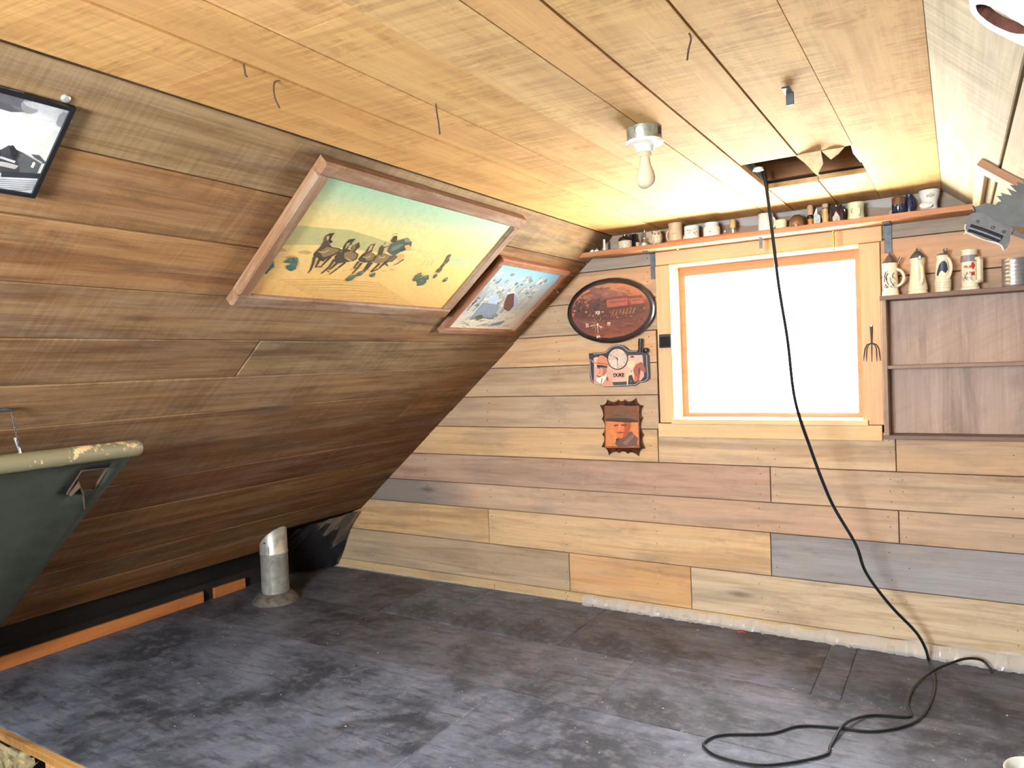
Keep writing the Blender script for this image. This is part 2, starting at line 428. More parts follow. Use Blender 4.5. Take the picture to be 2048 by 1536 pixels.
DESAT = {'wall_boards': 0.30, 'greying_board': 0.3, 'slope_boards': 0.0, 'trim_boards': 0.2, 'shelf_boards': 0.2, 'rustic_frame': 0.1, 'right_slope_boards': 0.2, 'ceiling_boards': 0.12}
def desat(c, k):
    g = 0.3 * c[0] + 0.59 * c[1] + 0.11 * c[2]; return tuple(v + (g - v) * k for v in c)
def plank(parent, org, u, v, n, poly, T, mat, colr, name='plank', bev=0.003, gap=0.0015, lift=None, tilt=0.0):
    """one board: poly in (x along u, y along v) on plane through org; front faces n"""
    poly = inset(poly, gap)
    if not poly: return None
    fr = inset(poly, bev)
    if not fr or len(fr) != len(poly): fr = poly
    x0 = min(p[0] for p in poly); y0 = min(p[1] for p in poly)
    lf = random.uniform(-0.002, 0.002) if lift is None else lift
    k = len(poly); vs = []
    for P, z in ((poly, -T), (poly, -bev), (fr, 0.0)):
        for x, y in P: vs.append(Vector((x - x0, y - y0, z + lf + tilt * (y - y0))))
    fs = [tuple(reversed(range(k))), tuple(2 * k + i for i in range(k))]
    for r in range(2):
        for i in range(k):
            j = (i + 1) % k; fs.append((r * k + i, r * k + j, (r + 1) * k + j, (r + 1) * k + i))
    me = bpy.data.meshes.new(name); me.from_pydata(vs, [], fs); me.materials.append(mat)
    t = bmesh.new(); t.from_mesh(me); bmesh.ops.recalc_face_normals(t, faces=t.faces[:]); t.to_mesh(me); t.free()
    o = bpy.data.objects.new(name, me); COL.objects.link(o)
    mw = Matrix.Identity(4); oo = Vector(org) + u * x0 + v * y0
    for i in range(3): mw[i][0] = u[i]; mw[i][1] = v[i]; mw[i][2] = n[i]; mw[i][3] = oo[i]
    if parent is not None:
        o.parent = parent; o.matrix_basis = parent.matrix_basis.inverted() @ mw
    else: o.matrix_basis = mw
    o.color = lin(desat(colr, DESAT.get(mat.name, 0.0)))
    return o
def rect(x0, y0, x1, y1): return [(x0, y0), (x1, y0), (x1, y1), (x0, y1)]
def vary(c, a=10):
    d = random.uniform(-a, a); return tuple(max(0, min(255, k + d + random.uniform(-3, 3))) for k in c)

VX, VY, VZ = Vector((1, 0, 0)), Vector((0, 1, 0)), Vector((0, 0, 1))
# left slope: passes (-.4293,.1845); v runs up the slope, n into the room
SN = Vector((0.834, 0, -1.0)).normalized()
SV = Vector((1.0, 0, 0.834)).normalized()
S0 = W(-0.4293, 0, 0.1845)
# right slope
RN = Vector((-0.825, 0, -1.0)).normalized()
RV = Vector((1.0, 0, -0.825)).normalized()       # runs down the slope to the right
R0 = W(-0.0127, 0, 0.1845)
def sl(px, py, off=0.0):                         # pixel -> slope coordinates (y, up-slope)
    p = onP(px, py, S0 + SN * off, SN); return (p.y, (p - S0).dot(SV))
def sp(y, s, off=0.0): return S0 + VY * y + SV * s + SN * off
FZ = 0.0
CZ = (0.1845 + ZO) * D
YB = D                                           # back wall face
YR = -0.45 * D                                   # rear wall

# ================================================================== STRUCTURE
def rbox(mb, x0, x1, y0, y1, z0, z1):
    mb.box(((x0 + x1) / 2, (y0 + y1) / 2, (z0 + z1) / 2), abs(x1 - x0) / 2, abs(y1 - y0) / 2, abs(z1 - z0) / 2); return mb

# ---- outside
o = struct(rbox(MB(), -14 , 14, D + 1.0, 30, -3.2, -3.05).build('yard_ground', M['yard']))

# ---- back wall
XL, XR = -1.14 * D, 0.70 * D
wx0, wx1 = -0.3453 * D, -0.1018 * D
wz0, wz1 = (-0.0874 + ZO) * D, (0.1315 + ZO) * D
mb = MB(); y0, y1 = YB + 0.024, YB + 0.20
rbox(mb, XL, wx0, y0, y1, -0.6, CZ + 0.5); rbox(mb, wx1, XR, y0, y1, -0.6, CZ + 0.5)
rbox(mb, wx0, wx1, y0, y1, -0.6, wz0); rbox(mb, wx0, wx1, y0, y1, wz1, CZ + 0.5)
wall = struct(mb.build('wall_back', M['backing']))
ROWS = [0.1845, 0.1345, 0.0883, 0.0410, -0.0058, -0.0525, -0.1025, -0.1510, -0.1990, -0.2400, -0.2985, -0.3595, -0.3765]
TAN = (214, 166, 112); ORG = (222, 164, 96); GRY = (150, 136, 122); ROSE = (196, 152, 118); PALE = (216, 178, 128)
wl, wr = -0.3695, -0.0790
SEG = [   # (x0, x1, colour) per row, in units of D
    [(-0.60, 0.70, (162, 142, 120))],
    [(-0.66, -0.3650, (212, 160, 108)), (wr, 0.70, (208, 152, 104))],
    [(-0.70, -0.3650, (200, 160, 114)), (wr, 0.70, (186, 138, 104))],
    [(-0.76, wl, (218, 166, 108)), (wr, 0.70, TAN)],
    [(-0.82, wl, (200, 162, 116)), (wr, 0.70, TAN)],
    [(-0.88, wl, (196, 158, 116)), (wr, 0.70, TAN)],
    [(-0.94, -0.3723, (222, 170, 106)), (-0.3723, -0.067, (214, 172, 122)), (-0.067, 0.70, (212, 160, 106))],
    [(-1.00, -0.2167, (192, 146, 116)), (-0.2167, 0.70, (208, 168, 126))],
    [(-1.05, -0.0656, (204, 160, 122)), (-0.0656, 0.70, (200, 160, 122))],
    [(-1.10, -0.6738, (220, 170, 104)), (-0.6738, -0.2188, (224, 176, 114)), (-0.2188, 0.70, (158, 154, 158))],
    [(-1.14, -0.5246, (190, 158, 118)), (-0.5246, -0.33, (228, 164, 92)), (-0.33, 0.70, (212, 182, 138))],
    [(-1.14, 0.70, (206, 168, 110))],
]
for r in range(len(ROWS) - 1):
    zt, zb = (ROWS[r] + ZO) * D, max((ROWS[r + 1] + ZO) * D, 0.002)
    for x0, x1, c in SEG[r]:
        poly = rect(x0 * D, zb, x1 * D, zt)
        # keep the boards between the two roof slopes
        poly = clip(poly, -1.0, 1 / 0.834, -(-0.4293 - 0.1845 / 0.834 - ZO / 0.834 - 0.012) * D)
        poly = clip(poly, 1.0, 1 / 0.825, (-0.0127 + (0.1845 + ZO) / 0.825 + 0.012) * D)
        if len(poly) < 3: continue
        ok = poly
        plank(wall, (0, YB, 0), VX, VZ, -VY, ok, 0.021, M['grey_end'] if r == 8 and x0 < -.9 else M['wall'], c, gap=0.0018, bev=0.0025, tilt=random.uniform(-0.01, 0.01))
nm = MB()
for r in range(len(ROWS) - 1):
    zt, zb = (ROWS[r] + ZO) * D, (ROWS[r + 1] + ZO) * D
    for xs in (-0.935, -0.80, -0.665, -0.53, -0.38, -0.232, -0.21, -0.075, -0.058, 0.05, 0.2, 0.35):
        for fz in (0.22, 0.5, 0.8):
            x = xs * D + random.uniform(-.012, .012); z = zb + (zt - zb) * fz
            X = x / D; Z = z / D - ZO
            if X < -0.4293 + (Z - 0.1845) / 0.834 + 0.02 or X > -0.0127 + (0.1845 - Z) / 0.825 - 0.02: continue
            if wl < X < wr and Z > -0.114: continue
            if random.random() < 0.35: continue
            nm.lathe((x, YB + 0.003, z), [(0.0022, 0), (0.0022, 0.0075), (0.0012, 0.0082)], 6, (VX, VZ, -VY))
o = nm.build('nail_heads', M['darkiron'], wall); o['kind'] = 'stuff'

# ---- window casing boards
def board(parent, name, mat, colr, x0, x1, z0, z1, yf, t, bev=0.003, along='x'):
    u, v = (VX, VZ) if along == 'x' else (VZ, VX)
    poly = rect(x0 * D, (z0 + ZO) * D, x1 * D, (z1 + ZO) * D)
    if along != 'x': poly = [(b, a) for a, b in poly]
    return plank(parent, (0, yf, 0), u, v, -VY, poly, t, mat, colr, name, bev, 0.0005, 0.0)
TRM = (224, 178, 122)
for i, (a, al) in enumerate((((-0.3652, -0.0758, 0.1320, 0.1512), 'x'), ((-0.3660, -0.3453, -0.0926, 0.1316), 'z'),
                             ((-0.1018, -0.0785, -0.0930, 0.1316), 'z'), ((-0.3695, -0.0808, -0.1132, -0.0934), 'x')), 1):
    struct(board(None, 'trim_%d' % i, M['trim'], vary(TRM, 5), a[0], a[1], a[2], a[3], YB - 0.019, 0.0185, along=al))

# ---- window 1
yg = 1.042 * D
win = thing('window_1', '', '', W(-0.2236, 1.03, 0.022)); del win['label']; del win['category']; struct(win)
jc = (222, 168, 96)
def jb(name, x0, x1, yy0, yy1, z0, z1, colr=jc, mat='trim'):
    o = rbox(MB(), x0, x1, yy0, yy1, z0, z1).build(name, M[mat], win, origin=((x0 + x1) / 2, (yy0 + yy1) / 2, (z0 + z1) / 2)); o.color = lin(colr); return o
jb('jamb', wx0 - 0.02, wx0 + 0.001, YB - 0.0185, YB + 0.2, wz0, wz1); jb('jamb', wx1 - 0.001, wx1 + 0.02, YB - 0.0185, YB + 0.2, wz0, wz1)
jb('head', wx0, wx1, YB - 0.0185, YB + 0.2, wz1 - 0.002, wz1 + 0.02)
jb('sill', wx0 - 0.006, wx1 + 0.022, YB - 0.042, YB + 0.2, wz0 - 0.022, wz0 + 0.002, (236, 200, 150))
sx0, sx1, sz0, sz1 = wx0 + 0.001, wx1 - 0.001, wz0 + 0.002, wz1 - 0.002
sc_ = (146, 112, 92)
ys0, ys1 = yg - 0.022, yg + 0.02
jb('sash_stile', sx0, sx0 + 0.034, ys0, ys1, sz0, sz1, sc_, 'shelfwood'); jb('sash_stile', sx1 - 0.034, sx1, ys0, ys1, sz0, sz1, sc_, 'shelfwood')
jb('sash_rail', sx0 + 0.034, sx1 - 0.034, ys0, ys1, sz1 - 0.05, sz1, sc_, 'shelfwood'); jb('sash_rail', sx0 + 0.034, sx1 - 0.034, ys0, ys1, sz0, sz0 + 0.022, sc_, 'shelfwood')
jb('pane', sx0 + 0.03, sx1 - 0.03, yg - 0.002, yg + 0.002, sz0 + 0.018, sz1 - 0.045, (255, 255, 255), 'pane')

# ---- left slope
SLEN = 1.561 * 0.5605 * D
yb_, yr_ = YB + 0.03, YR
SEAM = [0.1828, 0.1468, 0.1095, 0.0715, 0.0340, -0.0020, -0.0390, -0.0762, -0.1160, -0.1553, -0.1900, -0.2250, -0.2600, -0.2985]
def s_of(Z): return 1.561 * (Z - 0.1845) * D
mb = MB()
c = sp((yb_ + yr_) / 2, -SLEN / 2 + 0.06, -0.075)
mb.box(c, (yb_ - yr_) / 2, SLEN / 2 + 0.16, 0.03, (VY, SV, SN))
wleft = struct(mb.build('wall_left', M['backing'], origin=c))
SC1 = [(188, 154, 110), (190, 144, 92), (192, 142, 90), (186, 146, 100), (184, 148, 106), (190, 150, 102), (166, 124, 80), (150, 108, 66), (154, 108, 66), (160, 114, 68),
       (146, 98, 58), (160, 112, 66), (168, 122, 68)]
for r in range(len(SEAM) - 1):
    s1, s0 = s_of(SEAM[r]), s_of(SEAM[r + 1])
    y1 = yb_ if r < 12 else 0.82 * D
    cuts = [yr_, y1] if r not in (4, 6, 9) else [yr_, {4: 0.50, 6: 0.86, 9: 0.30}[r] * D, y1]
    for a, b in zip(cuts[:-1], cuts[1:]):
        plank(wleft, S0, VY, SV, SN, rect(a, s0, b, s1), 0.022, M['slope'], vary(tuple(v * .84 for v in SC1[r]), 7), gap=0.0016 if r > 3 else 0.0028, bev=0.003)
# ---- right slope
mb = MB(); RL = 1.57 * 0.5605 * D
mb.box(R0 + VY * ((yb_ + yr_) / 2) + RV * (RL / 2) - RN * 0.075, (yb_ - yr_) / 2, RL / 2 + 0.12, 0.03, (VY, RV, RN))
wright = struct(mb.build('wall_right', M['backing']))
k = 0; s = 0.0
wd = [math.hypot(0.0328 + 0.0127, 0.1845 - 0.147) * D] + [0.23] * 12
for k, wdt in enumerate(wd):
    cuts = [yr_, yb_] if k != 0 else [yr_, 0.49 * D, yb_]
    if k == 0: cuts = [yr_, yb_]
    for a, b in zip(cuts[:-1], cuts[1:]):
        plank(wright, R0, VY, RV, RN, rect(a, s - (.012 if k == 0 else 0), b, min(s + wdt, RL)), 0.022, M['rslope'], vary((196, 174, 132), 6), gap=0.004, bev=0.003)
    s += wdt
    if s > RL: break
# ---- ceiling
hx0, hx1, hy0, hy1 = -0.1762 * D, -0.0770 * D, 0.7265 * D, 0.847 * D
cx0, cx1 = -0.445 * D, 0.002 * D
mb = MB(); zt0, zt1 = CZ + 0.022, CZ + 0.05
rbox(mb, cx0, hx0, yr_, yb_, zt0, zt1); rbox(mb, hx1, cx1, yr_, yb_, zt0, zt1)
rbox(mb, hx0, hx1, yr_, hy0, zt0, zt1); rbox(mb, hx0, hx1, hy1, yb_, zt0, zt1)
# attic void over the opening
rbox(mb, hx0 - .3, hx1 + .3, hy0 - .7, hy1 + .5, CZ + 0.40, CZ + 0.43)
rbox(mb, hx0 - .33, hx0 - .3, hy0 - .7, hy1 + .5, zt1, CZ + 0.43); rbox(mb, hx1 + .3, hx1 + .33, hy0 - .7, hy1 + .5, zt1, CZ + 0.43)
rbox(mb, hx0 - .33, hx1 + .33, hy0 - .73, hy0 - .7, zt1, CZ + 0.43); rbox(mb, hx0 - .33, hx1 + .33, hy1 + .5, hy1 + .53, zt1, CZ + 0.43)
ceil = struct(mb.build('ceiling', M['backing']))
CX = [-0.4310, -0.3568, -0.3125, -0.2580, -0.2096, -0.1768, -0.1243, -0.0767, -0.0117]
CC = [(226, 172, 98), (226, 172, 102), (228, 178, 106), (228, 184, 118), (226, 174, 102), (228, 180, 110), (228, 182, 112), (226, 180, 112)]
CUT = {0: [0.283], 1: [0.20, 0.872], 2: [0.2835], 3: [0.8665], 4: [0.10]}
LIFT = [random.uniform(-0.003, 0.003) for i in range(8)]
for i in range(8):
    ys = [yr_] + [q * D for q in CUT.get(i, [])] + [yb_]
    if i in (5, 6): ys = [yr_, hy0, None, hy1 - (0.006 if i == 6 else 0), yb_]
    for a, b in zip(ys[:-1], ys[1:]):
        if a is None or b is None: continue
        a -= .0013 if a in [q * D for q in CUT.get(i, [])] else 0; b += .0013 if b in [q * D for q in CUT.get(i, [])] else 0
        plank(ceil, (0, 0, CZ), VY, VX, -VZ, rect(a, CX[i] * D, b, CX[i + 1] * D), 0.02, M['ceil'], vary(CC[i], 5),
              gap=0.0016 if i != 5 and i != 6 else 0.002, bev=0.0006, lift=LIFT[i])
# in the opening: joists, packing board, insulation and torn paper
o = rbox(MB(), hx0 - .1, hx1 + .1, hy1 - 0.022, hy1 + 0.02, CZ + 0.030, CZ + 0.12).build('joist', M['shelfwood'], ceil, origin=((hx0 + hx1) / 2, hy1 - .08, CZ + .1)); o.color = lin((150, 104, 66))
o = rbox(MB(), hx0 - .1, hx1 + .1, hy0 + 0.10, hy0 + 0.14, CZ + 0.20, CZ + 0.36).build('joist', M['old'], ceil, origin=((hx0 + hx1) / 2, hy0 + .1, CZ + .1)); o.color = lin((120, 84, 56))
mb = MB()
for i in range(46):
    x = random.uniform(hx0 + .03, hx0 + .24); y = random.uniform(hy0 + .16, hy1 - .12); z = CZ + 0.10 + random.uniform(0, .10)
    t = bmesh.new(); bmesh.ops.create_icosphere(t, subdivisions=1, radius=random.uniform(.012, .03))
    mb.add([v.co + Vector((x, y, z)) for v in t.verts], [[v.index for v in f.verts] for f in t.faces]); t.free()
o = mb.build('attic_insulation', M['greyfluff'], ceil, smooth=True); o['kind'] = 'stuff'
mb = MB()
mb.prism([(0, 0), (.085, .004), (.092, -.045), (.075, -.075), (.10, -.115), (.06, -.07), (.03, -.03)], (hx0 + .19, hy0 + .002, CZ + .002), VX, VZ, -VY, .002)
mb.prism([(0, 0), (.075, .0), (.055, -.02), (.03, -.035)], (hx1 - .10, hy0 + .002, CZ + .002), VX, VZ, -VY, .002)
mb.build('torn_paper', M['paper'], ceil, origin=(hx0 + .2, hy0, CZ))
mb = MB(); mb.prism([(0, 0), (.02, .0), (.028, .12), (.014, .25), (.0, .31), (-.008, .15)], (hx1 - .008, hy0 + .01, CZ + .014), VX, VY, VZ, .004)
mb.build('torn_paper', M['white_paint'], ceil, origin=(hx1, hy0, CZ))
mb = MB(); mb.lathe((hx0 + .035, hy0 + .12, CZ - .004), [(.004, 0), (.02, .004), (.018, .014), (.006, .02)], 12)
mb.build('foam_scrap', M['white'], ceil, smooth=True)

# ---- rear wall with its window
rx0, rx1, rz0, rz1 = -0.40 * D, -0.14 * D, (-0.085 + ZO) * D, (0.14 + ZO) * D
mb = MB()
rbox(mb, XL, rx0, YR - .1, YR, -0.6, CZ + .5); rbox(mb, rx1, XR, YR - .1, YR, -0.6, CZ + .5)
rbox(mb, rx0, rx1, YR - .1, YR, -0.6, rz0); rbox(mb, rx0, rx1, YR - .1, YR, rz1, CZ + .5)
wr_ = struct(mb.build('wall_rear', M['shelfwood'])); wr_.color = lin((200, 150, 100))
w2 = thing('window_2', '', '', ((rx0 + rx1) / 2, YR, (rz0 + rz1) / 2)); del w2['label']; del w2['category']; struct(w2)
mb = MB(); xm = (rx0 + rx1) / 2
for a in ((rx0, rx0 + .04, rz0, rz1), (rx1 - .04, rx1, rz0, rz1), (xm - .03, xm + .03, rz0, rz1), (rx0, rx1, rz0, rz0 + .04), (rx0, rx1, rz1 - .04, rz1)):
    rbox(mb, a[0], a[1], YR - .06, YR - .02, a[2], a[3])
o = mb.build('sash', M['shelfwood'], w2, origin=(xm, YR - .04, (rz0 + rz1) / 2)); o.color = lin((190, 140, 90))
for xa, xb in ((rx0 + .04, xm - .03), (xm + .03, rx1 - .04)):
    rbox(MB(), xa, xb, YR - .042, YR - .038, rz0 + .04, rz1 - .04).build('pane', M['pane'], w2, origin=((xa + xb) / 2, YR - .04, (rz0 + rz1) / 2))

# ---- floor with the stair opening
px0, px1, py0, py1 = -1.04 * D, -0.46 * D, -0.12 * D, 0.367 * D
mb = MB()
rbox(mb, XL, px0, YR, YB, -.05, -.012); rbox(mb, px1, XR, YR, YB, -.05, -.012)
rbox(mb, px0, px1, YR, py0, -.05, -.012); rbox(mb, px0, px1, py1 + 0.004, YB, -.05, -.012)
# stair well
rbox(mb, px0 - .03, px0, py0, py1 + .3, -2.2, -.05); rbox(mb, px1, px1 + .03, py0, py1, -2.2, -.05)
rbox(mb, px0, px1, py0 - .03, py0, -2.2, -.05); rbox(mb, px0, px1, py1 + .28, py1 + .31, -2.2, -.05); rbox(mb, px0, px1, py0, py1 + .3, -2.25, -2.2)
floor = struct(mb.build('floor', M['backing']))
def fpanel(x0, x1, y0, y1, lift, c, name='floor_sheet'):
    plank(floor, (0, 0, 0), VX, VY, VZ, rect(x0 * D, y0 * D, x1 * D, y1 * D), 0.012, M['floor'], c, name, 0.0025, 0.0006, lift)
fpanel(-1.14, -0.775, 0.83, 0.998, -.001, (226, 216, 212))
fpanel(-0.775, -0.672, 0.835, 0.998, .0025, (255, 255, 255)); fpanel(-0.672, -0.579, 0.835, 0.998, .003, (250, 252, 255)); fpanel(-0.579, -0.461, 0.835, 0.998, .002, (240, 240, 246))
fpanel(-0.461, -0.1455, 0.835, 0.998, 0, (226, 222, 230)); fpanel(-0.1455, -0.115, 0.92, 0.998, .001, (236, 238, 248)); fpanel(-0.1455, -0.115, 0.835, 0.92, 0, (226, 224, 232)); fpanel(-0.115, 0.70, 0.835, 0.998, 0, (214, 214, 226))
fpanel(-1.14, -0.35, 0.694, 0.835, 0, (226, 216, 212)); fpanel(-0.35, 0.70, 0.694, 0.835, .001, (240, 234, 234))
fpanel(-1.14, -0.46, 0.367, 0.694, .0005, (244, 240, 242)); fpanel(-0.46, 0.70, 0.367, 0.694, 0, (250, 246, 250))
fpanel(-0.46, 0.70, -0.45, 0.367, 0, (250, 246, 250)); fpanel(-1.14, -0.46, -0.45, -0.12, 0, (240, 230, 226)); fpanel(-1.14, -1.04, -0.12, 0.367, 0, (240, 230, 226))
o = rbox(MB(), px0, px1, py1 - .022, py1 + .002, -.038, -.003).build('nosing', M['old'], floor, origin=(px0, py1, -.03)); o.color = lin((214, 166, 100))
p = onY(106, 1528, 0.372)
o = rbox(MB(), p.x - .027, p.x + .027, py1 + .004, py1 + .06, -1.2, -.039).build('stud', M['old'], floor, origin=(p.x, py1, -.1)); o.color = lin((226, 176, 112))
p2 = onY(-60, 1500, 0.372)
o = rbox(MB(), p.x + .027, px1, py1 + .03, py1 + .05, -1.2, -.052).build('stair_lining', M['old'], floor, origin=(p.x, py1, -.1)); o.color = lin((170, 130, 84))
mb = MB(); q = onY(38, 1496, 0.38)
nx_, nz_ = 30, 20; vs = []; fs = []
for i in range(nx_ + 1):
    x = q.x - .40 + .475 * i / nx_; zt = q.z - .018 - max(0, x - q.x + .02) * .5 + random.uniform(-.012, .008)
    for j in range(nz_ + 1):
        vs.append((x + random.uniform(-.006, .006), py1 + .045 + random.uniform(0, .022) + .03 * (j == 0), zt - .42 * (j / nz_) ** 1.2))
for i in range(nx_):
    for j in range(nz_): k = i * (nz_ + 1) + j; fs.append((k, k + 1, k + nz_ + 2, k + nz_ + 1))
mb.add(vs, fs)
o = mb.build('stair_insulation', M['fluff'], floor, origin=(q.x, py1, -.2), smooth=False); o['kind'] = 'stuff'
mb = MB(); a = onY(0, 1474, 0.371); b = onY(40, 1492, 0.371)
mb.prism([(-.2, 0), (b.x - a.x, -.012), (b.x - a.x - .01, -.035), (.01, -.03), (0, -.05), (-.2, -.03)], (a.x, py1 + .006, a.z - .008), VX, VZ, -VY, .003)
mb.build('torn_paper', M['paper'], floor, origin=a)

# ---- board standing along the foot of the slope (in pieces)
orange = struct(rbox(MB(), -1.092 * D, -1.088 * D, YR, .985 * D, -.01, .13).build('baseboard_left', M['backing']))
for a, b in ((-0.30, 0.40), (0.40, 0.742), (0.762, 0.825)):
    plank(orange, (-1.076 * D, 0, 0), VY, VZ, VX, rect(a * D, 0.001, b * D, 0.072 + random.uniform(-.006, .006)), 0.02, M['shelfwood'], (206, 120, 52), 'board', .002, .001, 0)

# black sheeting hung where the last slope boards stop short
mb = MB(); N1, N2 = 14, 10; vs = []; fs = []
top0, top1 = sp(0.838 * D, s_of(-0.258), 0.03), sp(0.995 * D, s_of(-0.256), 0.02)
bot0, bot1 = W(-1.085, 0.868, -ZO + 0.004), W(-1.022, 0.992, -ZO + 0.004)
for j in range(N2 + 1):
    t = j / N2
    for i in range(N1 + 1):
        u = i / N1
        p = (top0.lerp(top1, u)).lerp(bot0.lerp(bot1, u), t)
        sag = math.sin(math.pi * t) * (0.05 + 0.02 * math.sin(u * 9)) * (1 - .5 * u)
        p = p + Vector((-0.09 * math.sin(math.pi * t) * (1 - u * .6) + .012 * math.sin(u * 22 + t * 7), 0, -sag * .6)); p.y = min(p.y, .997 * D)
        vs.append(p)
for j in range(N2):
    for i in range(N1): a = j * (N1 + 1) + i; fs.append((a, a + 1, a + N1 + 2, a + N1 + 1))
o = mb.add(vs, fs).build('plastic_sheeting', M['blackfilm'], smooth=True, origin=bot1)
tag(o, 'black plastic sheeting draped from the slope into the corner by the stovepipe', 'sheeting')
# clear plastic along the foot of the back wall
mb = MB(); vs = []; fs = []; N1 = 150
for i in range(N1 + 1):
    x = (-0.50 + 0.58 * i / N1) * D + random.uniform(-.006, .006)
    wv = lambda k: .010 * math.sin(i * .7 + k) + .008 * math.sin(i * 1.9 + 2 * k) + random.uniform(-.007, .007)
    ht = (0.052 + 0.028 * max(0, (i - 84) / 66)) + .006 * math.sin(i * .5)
    for z, dy in ((ht, .004), (ht * .66, .014 + abs(wv(1))), (ht * .33, .020 + abs(wv(2))), (.004, .030 + abs(wv(3)))):
        vs.append((x, YB - dy - .001, z))
for i in range(N1):
    for j in range(3): a = i * 4 + j; fs.append((a, a + 1, a + 5, a + 4))
o = mb.add(vs, fs).build('plastic_strip', M['film'], smooth=True, origin=(-.2 * D, YB, 0))
tag(o, 'crinkled clear plastic strip along the foot of the back wall', 'sheeting')
# crumpled clear plastic above the narrow shelf
mb = MB(); vs = []; fs = []; N1 = 70
for i in range(N1 + 1):
    x = (-0.33 + 0.30 * i / N1) * D
    zt = CZ - .004; zb = zt - .030 - .012 * math.sin(i * .33) - random.uniform(0, .005)
    for z, dy in ((zt, .020), ((zt + zb) / 2, .008 + random.uniform(0, .01)), (zb, .003 + random.uniform(0, .005))): vs.append((x, YB - dy, z))
for i in range(N1):
    for j in range(2): a = i * 3 + j; fs.append((a, a + 1, a + 4, a + 3))
o = mb.add(vs, fs).build('plastic_strip', M['film'], smooth=True, origin=(-.2 * D, YB, CZ))
tag(o, 'crumpled clear plastic strip behind the mugs under the ceiling', 'sheeting')

# ================================================================== THINGS
# ---- stovepipe
pc = Vector((-0.972 * D, 0.803 * D, 0)); ztop = (-0.27 + ZO) * D + 0.14
t = thing('stovepipe', 'shiny metal stovepipe rising from the floor into the slope', 'stovepipe', pc)
pm = MB(); vs = []; fs = []; n = 28
def pz(x): return S0.z + (x - S0.x) * .834 - 0.006
for r, zf in ((.084, .02), (.084, .30), (.087, .304), (.087, .312), (.084, .316), (.084, None)):
    for i in range(n):
        a = 2 * math.pi * i / n; x = r * math.cos(a)
        vs.append(pc + Vector((x, r * math.sin(a), pz(pc.x + x) if zf is None else zf)))
for j in range(5):
    for i in range(n): k = (i + 1) % n; fs.append((j * n + i, j * n + k, (j + 1) * n + k, (j + 1) * n + i))
fs.append(tuple(5 * n + i for i in range(n)))
pm.add(vs, fs).build('pipe', M['galv'], t, origin=pc, smooth=True)
mb = MB(); mb.tube([pc + Vector((.0845 * math.cos(-1.05), .0845 * math.sin(-1.05), z)) for z in (.06, ztop - .18)], .004, 6); mb.build('seam', M['galv'], t, origin=pc)
MB().lathe(pc, [(.145, 0.001), (.142, .012), (.12, .035), (.10, .055), (.088, .06), (.083, .045)], 28, cap=False).build('collar', plain('sooty_collar', (120, 112, 104), .7, metal=.2, var=.3), t, origin=pc, smooth=True)
mb = MB(); a = pc + Vector((.086 * math.cos(-1.35), .086 * math.sin(-1.35), ztop - .16)); mb.lathe(a, [(.006, 0), (.004, .006)], 8, (VX, VZ, -VY)); mb.build('rivet', M['darkiron'], t, origin=a)

# ---- pictures on the slope
def picture(name, label, cat, y0, y1, s0, s1, depth, fw, fmat, fcol, lift=0.004):
    """framed picture lying on the slope; returns thing and picture plane data"""
    c = sp((y0 + y1) / 2, (s0 + s1) / 2)
    t = thing(name, label, cat, c)
    for (a, b, e, f) in ((y0, y1, s1 - fw, s1), (y0, y1, s0, s0 + fw), (y0, y0 + fw, s0 + fw, s1 - fw), (y1 - fw, y1, s0 + fw, s1 - fw)):
        lng = (b - a) > (f - e)
        if lng:
            # mitred moulding
            poly = [(a, e), (b, e), (b - (fw if f == s1 else 0), f), (a + (fw if f == s1 else 0), f)] if False else rect(a, e, b, f)
            plank(t, S0 + SN * depth, VY, SV, SN, poly, depth - lift, fmat, fcol, 'frame_rail', .006, 0.0, 0)
        else:
            plank(t, S0 + SN * depth, SV, VY, SN, [(e, a), (f, a), (f, b), (e, b)], depth - lift, fmat, fcol, 'frame_stile', .006, 0.0, 0)
    return t
def strokes(pts, w0, w1=None):
    """ribbon polygon along points"""
    w1 = w0 if w1 is None else w1; L = []; R = []
    for i, p in enumerate(pts):
        a = pts[max(i - 1, 0)]; b = pts[min(i + 1, len(pts) - 1)]
        dx, dy = b[0] - a[0], b[1] - a[1]; l = math.hypot(dx, dy) or 1
        wd = w0 + (w1 - w0) * i / (len(pts) - 1)
        L.append((p[0] - dy / l * wd / 2, p[1] + dx / l * wd / 2)); R.append((p[0] + dy / l * wd / 2, p[1] - dx / l * wd / 2))
    return L + R[::-1]
def blob(cx, cy, rx, ry, n=9, j=.25, seed=0):
    rr = random.Random(seed); return [(cx + rx * math.cos(2 * math.pi * k / n) * (1 + rr.uniform(-j, j)), cy + ry * math.sin(2 * math.pi * k / n) * (1 + rr.uniform(-j, j))) for k in range(n)]
